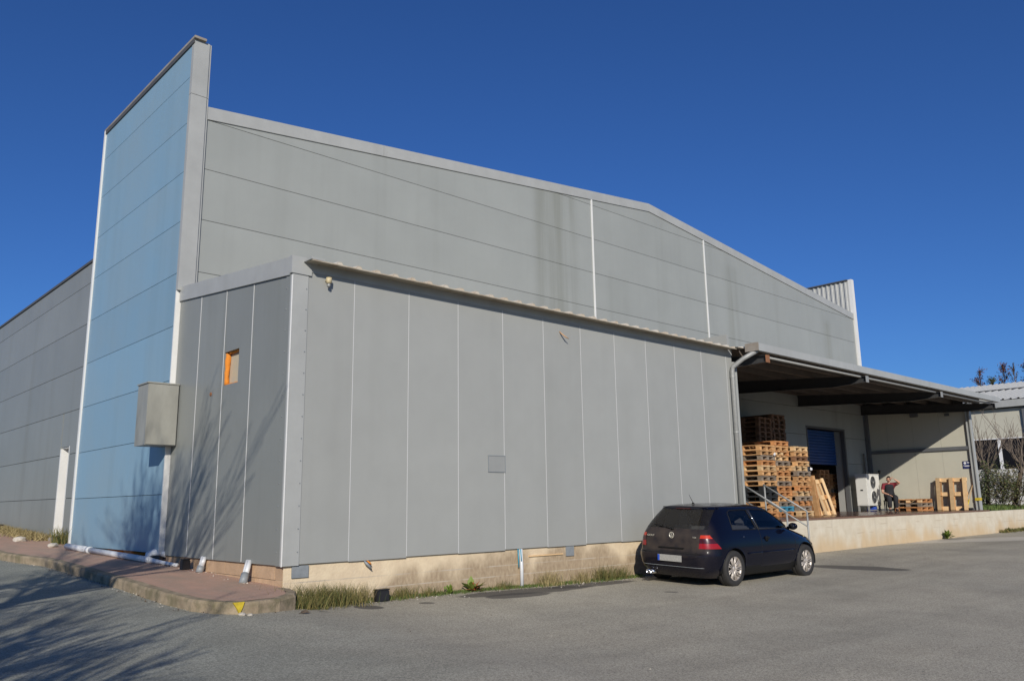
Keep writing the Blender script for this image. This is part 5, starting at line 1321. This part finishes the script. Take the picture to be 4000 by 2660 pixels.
# far trees behind the shed
def far_tree(x, y, h, seed, mk, n, lab):
    rnd = random.Random(seed)
    t = thing('tall_tree', lab, 'tree', (x, y, 0), group='tall trees behind the neighbouring shed')
    m = MB(); m.tube([(x, y, 0), (x + .1, y, h * .5), (x, y, h)], [.14, .07, .015], 6); obj('trunk', m, M['barkdark'], t, smooth=True)
    m = MB(); tips = []
    for k in range(40):
        z = h * rnd.uniform(.38, .97); out = []; a = rnd.uniform(0, 6.28); tl = rnd.uniform(.2, .5)
        grow(rnd, Vector((x, y, z)), Vector((math.cos(a) * math.sin(tl), math.sin(a) * math.sin(tl), math.cos(tl))), (1.05 - z / h) * h * .20 + .3, .022, 1, out, 4, .4, .4, .3, tips)
        for pts, rad, dep in out: m.tube(pts, [max(q, .008) for q in rad], 3, cap=False); tips += pts[1:]
    obj('branches', m, M['barkdark'], t, fix=False)
    if n: obj('crown', leafcloud(tips, int(n * .55), .075, seed, .10), M[mk], t, fix=False)
far_tree(60, 9.5, 10.1, 1, 'leafred', 1500, 'tree with sparse russet leaves, leftmost above the shed roof')
far_tree(60, 8.7, 9.4, 2, 'leafgreen', 1700, 'shorter greenish tree second from the left above the shed roof')
far_tree(60.5, 8.05, 10.3, 3, 'leafred', 1900, 'full russet tree third from the left above the shed roof')
far_tree(60, 7.25, 10.4, 4, 'leafred', 130, 'almost bare thin tree above the shed roof near the right edge')
far_tree(60, 6.4, 10.5, 5, 'leafred', 2400, 'dark red tree cut by the right edge of the picture')
far_tree(62, 9.0, 8.7, 6, 'leafred', 1900, 'low russet tree filling the gap behind the taller ones')

# ------------------------------------------------------------------ tree that throws the shadows on the side wall
rnd = random.Random(17)
base = Vector((-7.35, -3.75, ground_z(-7.35, -3.75)))
t = thing('bare_tree', 'tall bare many-stemmed tree casting branch shadows on the road and blue wall', 'tree', base)
obj('trunk', MB().tube([base - Vector((0, 0, .1)), base + Vector((.03, .02, 1.2)), base + Vector((.0, .05, 2.9)), base + Vector((0, 0, 3.9))], [.26, .2, .17, .1], 12), M['bark'], t, smooth=True)
fork = base + Vector((0, 0, 3.6))
for k in range(22):
    out = []; a = k * 2.4 + rnd.uniform(-.3, .3); tl = rnd.uniform(.08, .80)
    d = Vector((math.cos(a) * math.sin(tl), math.sin(a) * math.sin(tl), math.cos(tl)))
    grow(rnd, fork + Vector((rnd.gauss(0, .06), rnd.gauss(0, .06), rnd.uniform(-.3, .1))), d, rnd.uniform(2.1, 2.9), rnd.uniform(.04, .065), 2, out, [5, 6], .38, .22, .45, None, .3)
    m = MB()
    for pts, rad, dep in out: m.tube(pts, [max(q, .007) for q in rad], 5, cap=False)
    obj('branch', m, M['bark'], t, fix=False)

for bx_, by_, hf, lo, hi, nb_, lab in ((-8.2, -6.9, 2.0, 1.5, 2.3, 20, 'smaller bare tree casting branch shadows across the near road'), (-9.3, -4.6, 2.8, 1.6, 2.4, 18, 'low bare tree casting branch shadows on the road by the kerb'), (-7.9, -8.0, 1.8, 1.2, 1.7, 16, 'shrubby bare tree casting faint shadows at the bottom left corner')):
    base = Vector((bx_, by_, ground_z(bx_, by_)))
    t = thing('bare_tree', lab, 'tree', base)
    obj('trunk', MB().tube([base - Vector((0, 0, .1)), base + Vector((.03, .02, hf * .5)), base + Vector((0, 0, hf + .2))], [.17, .14, .1], 12), M['bark'], t, smooth=True)
    fork = base + Vector((0, 0, hf))
    for k in range(nb_):
        out = []; a = k * 2.4 + rnd.uniform(-.3, .3); tl = rnd.uniform(.12, .95)
        d = Vector((math.cos(a) * math.sin(tl), math.sin(a) * math.sin(tl), math.cos(tl)))
        grow(rnd, fork + Vector((rnd.gauss(0, .05), rnd.gauss(0, .05), rnd.uniform(-.3, .1))), d, rnd.uniform(lo, hi), rnd.uniform(.03, .05), 2, out, [4, 5], .38, .22, .3, None, .3)
        m = MB()
        for pts, rad, dep in out: m.tube(pts, [max(q, .007) for q in rad], 5, cap=False)
        obj('branch', m, M['bark'], t, fix=False)

# ------------------------------------------------------------------ grass and weeds along the plinth
gz_ = ground_z
def tuft(x, y, r, h, n, mk, seed, lab, ex=1.6, cat='grass tuft', name='grass_tuft'):
    rnd0 = random.Random(seed); zb = gz_(x, y)
    def area(rr):
        return (rr.gauss(0, r * ex * .5), rr.gauss(0, r * .33))
    m = blades(n, area, h, None, .0034, seed, lambda a, b: gz_(x + a, y + b) - zb - .01, .45)
    o = obj(name, m, M[mk], fix=False); o.location = (x, y, zb); tag(o, lab, cat, 'grass tufts along the plinth')
tuft(.50, -.32, .36, .34, 1150, 'grassmix', 1, 'largest tall grass tuft at the corner by the kerb end')
tuft(.02, -.66, .20, .20, 420, 'grassmix', 2, 'grass clump against the end of the kerb')
tuft(1.12, -.13, .14, .32, 230, 'grassdry', 31, 'dry straw tuft just left of the black bait box')
tuft(1.92, -.10, .17, .22, 240, 'grassmix', 3, 'grass tuft right of the black bait box')
tuft(2.42, -.10, .12, .19, 140, 'grassmix', 4, 'small tuft between the bait box and the red-leaved weed')
tuft(3.95, -.10, .14, .18, 150, 'grassmix', 5, 'low tuft just left of the pale conduit')
tuft(5.0, -.10, .20, .32, 300, 'grassdry', 6, 'tall straw tuft right of the pale conduit')
tuft(5.85, -.10, .15, .30, 220, 'grassdry', 7, 'straw tuft below the grey cover plate')
tuft(6.45, -.10, .18, .34, 300, 'grassmix', 8, 'grass tuft nearest the rear of the parked car')
tuft(6.95, -.10, .16, .30, 220, 'grassmix', 9, 'last tuft in the shadow beside the parked car')
o = obj('ground_cover', blades(4200, lambda r: (lambda x: (x, -abs(r.gauss(0, .09)) - .01))(r.uniform(.4, 7.6)), .07, None, .006, 12, lambda x, y: gz_(x, y) - .005, .8), M['grassgreen'], fix=False); tag(o, 'low moss and weeds along the foot of the plinth', 'ground cover', kind='stuff')
o = obj('dry_verge_grass', blades(2600, lambda r: (-.12 - abs(r.gauss(0, .22)), r.uniform(10.9, 17)), .20, None, .008, 14, lambda x, y: pav_z(y), .9), M['grassdry'], fix=False); tag(o, 'dry grass along the foot of the far grey wall', 'grass', kind='stuff')
tuft_o = obj('weed', blades(160, lambda r: (-.25 + r.gauss(0, .08), 9.85 + r.gauss(0, .2)), .42, None, .007, 15, lambda x, y: pav_z(y), .3), M['grassmix'], fix=False); tag(tuft_o, 'tall yellowing weed beside the white trim of the blue wall', 'weed')
o = obj('dock_verge_grass', blades(900, lambda r: (r.uniform(28.8, 34), -abs(r.gauss(0, .12)) - .02), .16, None, .012, 16, lambda x, y: gz_(x, y), .8), M['grassmix'], fix=False); tag(o, 'thin grass at the foot of the white retaining wall', 'grass', kind='stuff')
def leafy(x, y, n, s, mk, seed, lab, h=.2):
    rnd = random.Random(seed); z = gz_(x, y); m = MB()
    for k in range(n):
        a = rnd.uniform(0, 6.28); e = rnd.uniform(.15, 1.3); L_ = s * rnd.uniform(.6, 1.2)
        d = Vector((math.cos(a) * math.cos(e), math.sin(a) * math.cos(e), math.sin(e))); sd = d.cross(Vector((0, 0, 1))).normalized() * L_ * .2
        o0 = Vector((x + rnd.gauss(0, .02), y + rnd.gauss(0, .02), z + rnd.uniform(0, h * .4)))
        m.add([o0, o0 + d * L_ * .5 + sd, o0 + d * L_ + Vector((0, 0, -.15 * L_)), o0 + d * L_ * .5 - sd], [(0, 1, 2, 3)])
    o = obj('weed', m, M[mk], fix=False); tag(o, lab, 'weed', 'broad-leaved weeds'); return o
leafy(3.28, -.14, 22, .20, 'dockleaf', 4, 'weed with red dying leaves against the plinth')
leafy(3.22, -.10, 8, .28, 'weed', 41, 'upright green leaves rising behind the red-leaved weed')
leafy(2.78, -.12, 34, .10, 'weed', 5, 'bright green low weed left of the red-leaved one')
leafy(23.4, -.15, 60, .22, 'weed', 6, 'green weed growing at the foot of the white dock wall', .35)
leafy(29.6, -.12, 24, .16, 'leafdry', 7, 'small brown weed at the foot of the retaining wall beyond the dock')

# grit, crumbs of concrete and leaf litter swept against kerb and plinth
rnd = random.Random(31)
m = MB(); m2 = MB()
def crumb(mm, x, y, z, s_):
    p = [Vector((rnd.gauss(0, 1), rnd.gauss(0, 1), rnd.gauss(0, .6))).normalized() * s_ * rnd.uniform(.6, 1.1) for _ in range(4)]
    mm.add([q + Vector((x, y, z + s_ * .3)) for q in p], [(0, 1, 2), (0, 2, 3), (0, 3, 1), (1, 3, 2)])
for _ in range(900):
    i = rnd.randrange(len(kp) - 1); q = Vector(kp[i]).lerp(Vector(kp[i + 1]), rnd.random()) - kn[i] * abs(rnd.gauss(0, .07))
    crumb(m if rnd.random() < .6 else m2, q.x, q.y, ground_z(q.x, q.y), rnd.choice((.006, .008, .012, .018)))
for _ in range(1300):
    x = rnd.uniform(.4, 9); y = -.05 - abs(rnd.gauss(0, .22)); crumb(m if rnd.random() < .5 else m2, x, y, ground_z(x, y), rnd.choice((.005, .008, .012, .02)))
for _ in range(500):
    x = rnd.uniform(-4, 14); y = rnd.uniform(-8, -.5); crumb(m if rnd.random() < .4 else m2, x, y, ground_z(x, y), rnd.choice((.005, .007, .010)))
for _ in range(260):
    y = rnd.uniform(.3, 9.5); x = rnd.uniform(-.25, 0.0); crumb(m, x, y, pav_z(y), rnd.choice((.008, .012, .02)))
o = obj('pale_grit', m, M['stone'], fix=False); tag(o, 'pale grit and concrete crumbs scattered along kerb and wall foot', 'grit', kind='stuff')
o = obj('leaf_litter', m2, M['barkdark'], fix=False); tag(o, 'dark leaf litter crumbs scattered over the yard edge', 'litter', kind='stuff')
t = thing('cable_bundle', 'tangle of taped wires hanging out over the plinth near the corner', 'cable', (1.33, -.06, .27))
obj('wire', MB().tube([(1.27, -.02, .28), (1.29, -.06, .24), (1.33, -.07, .20), (1.38, -.06, .15)], [.012, .022, .018, .008], 6), M['greypvc'], t, smooth=True)
obj('wire', MB().tube([(1.31, -.03, .28), (1.33, -.08, .25), (1.36, -.08, .22)], [.008, .014, .006], 6), M['foam'], t, smooth=True)
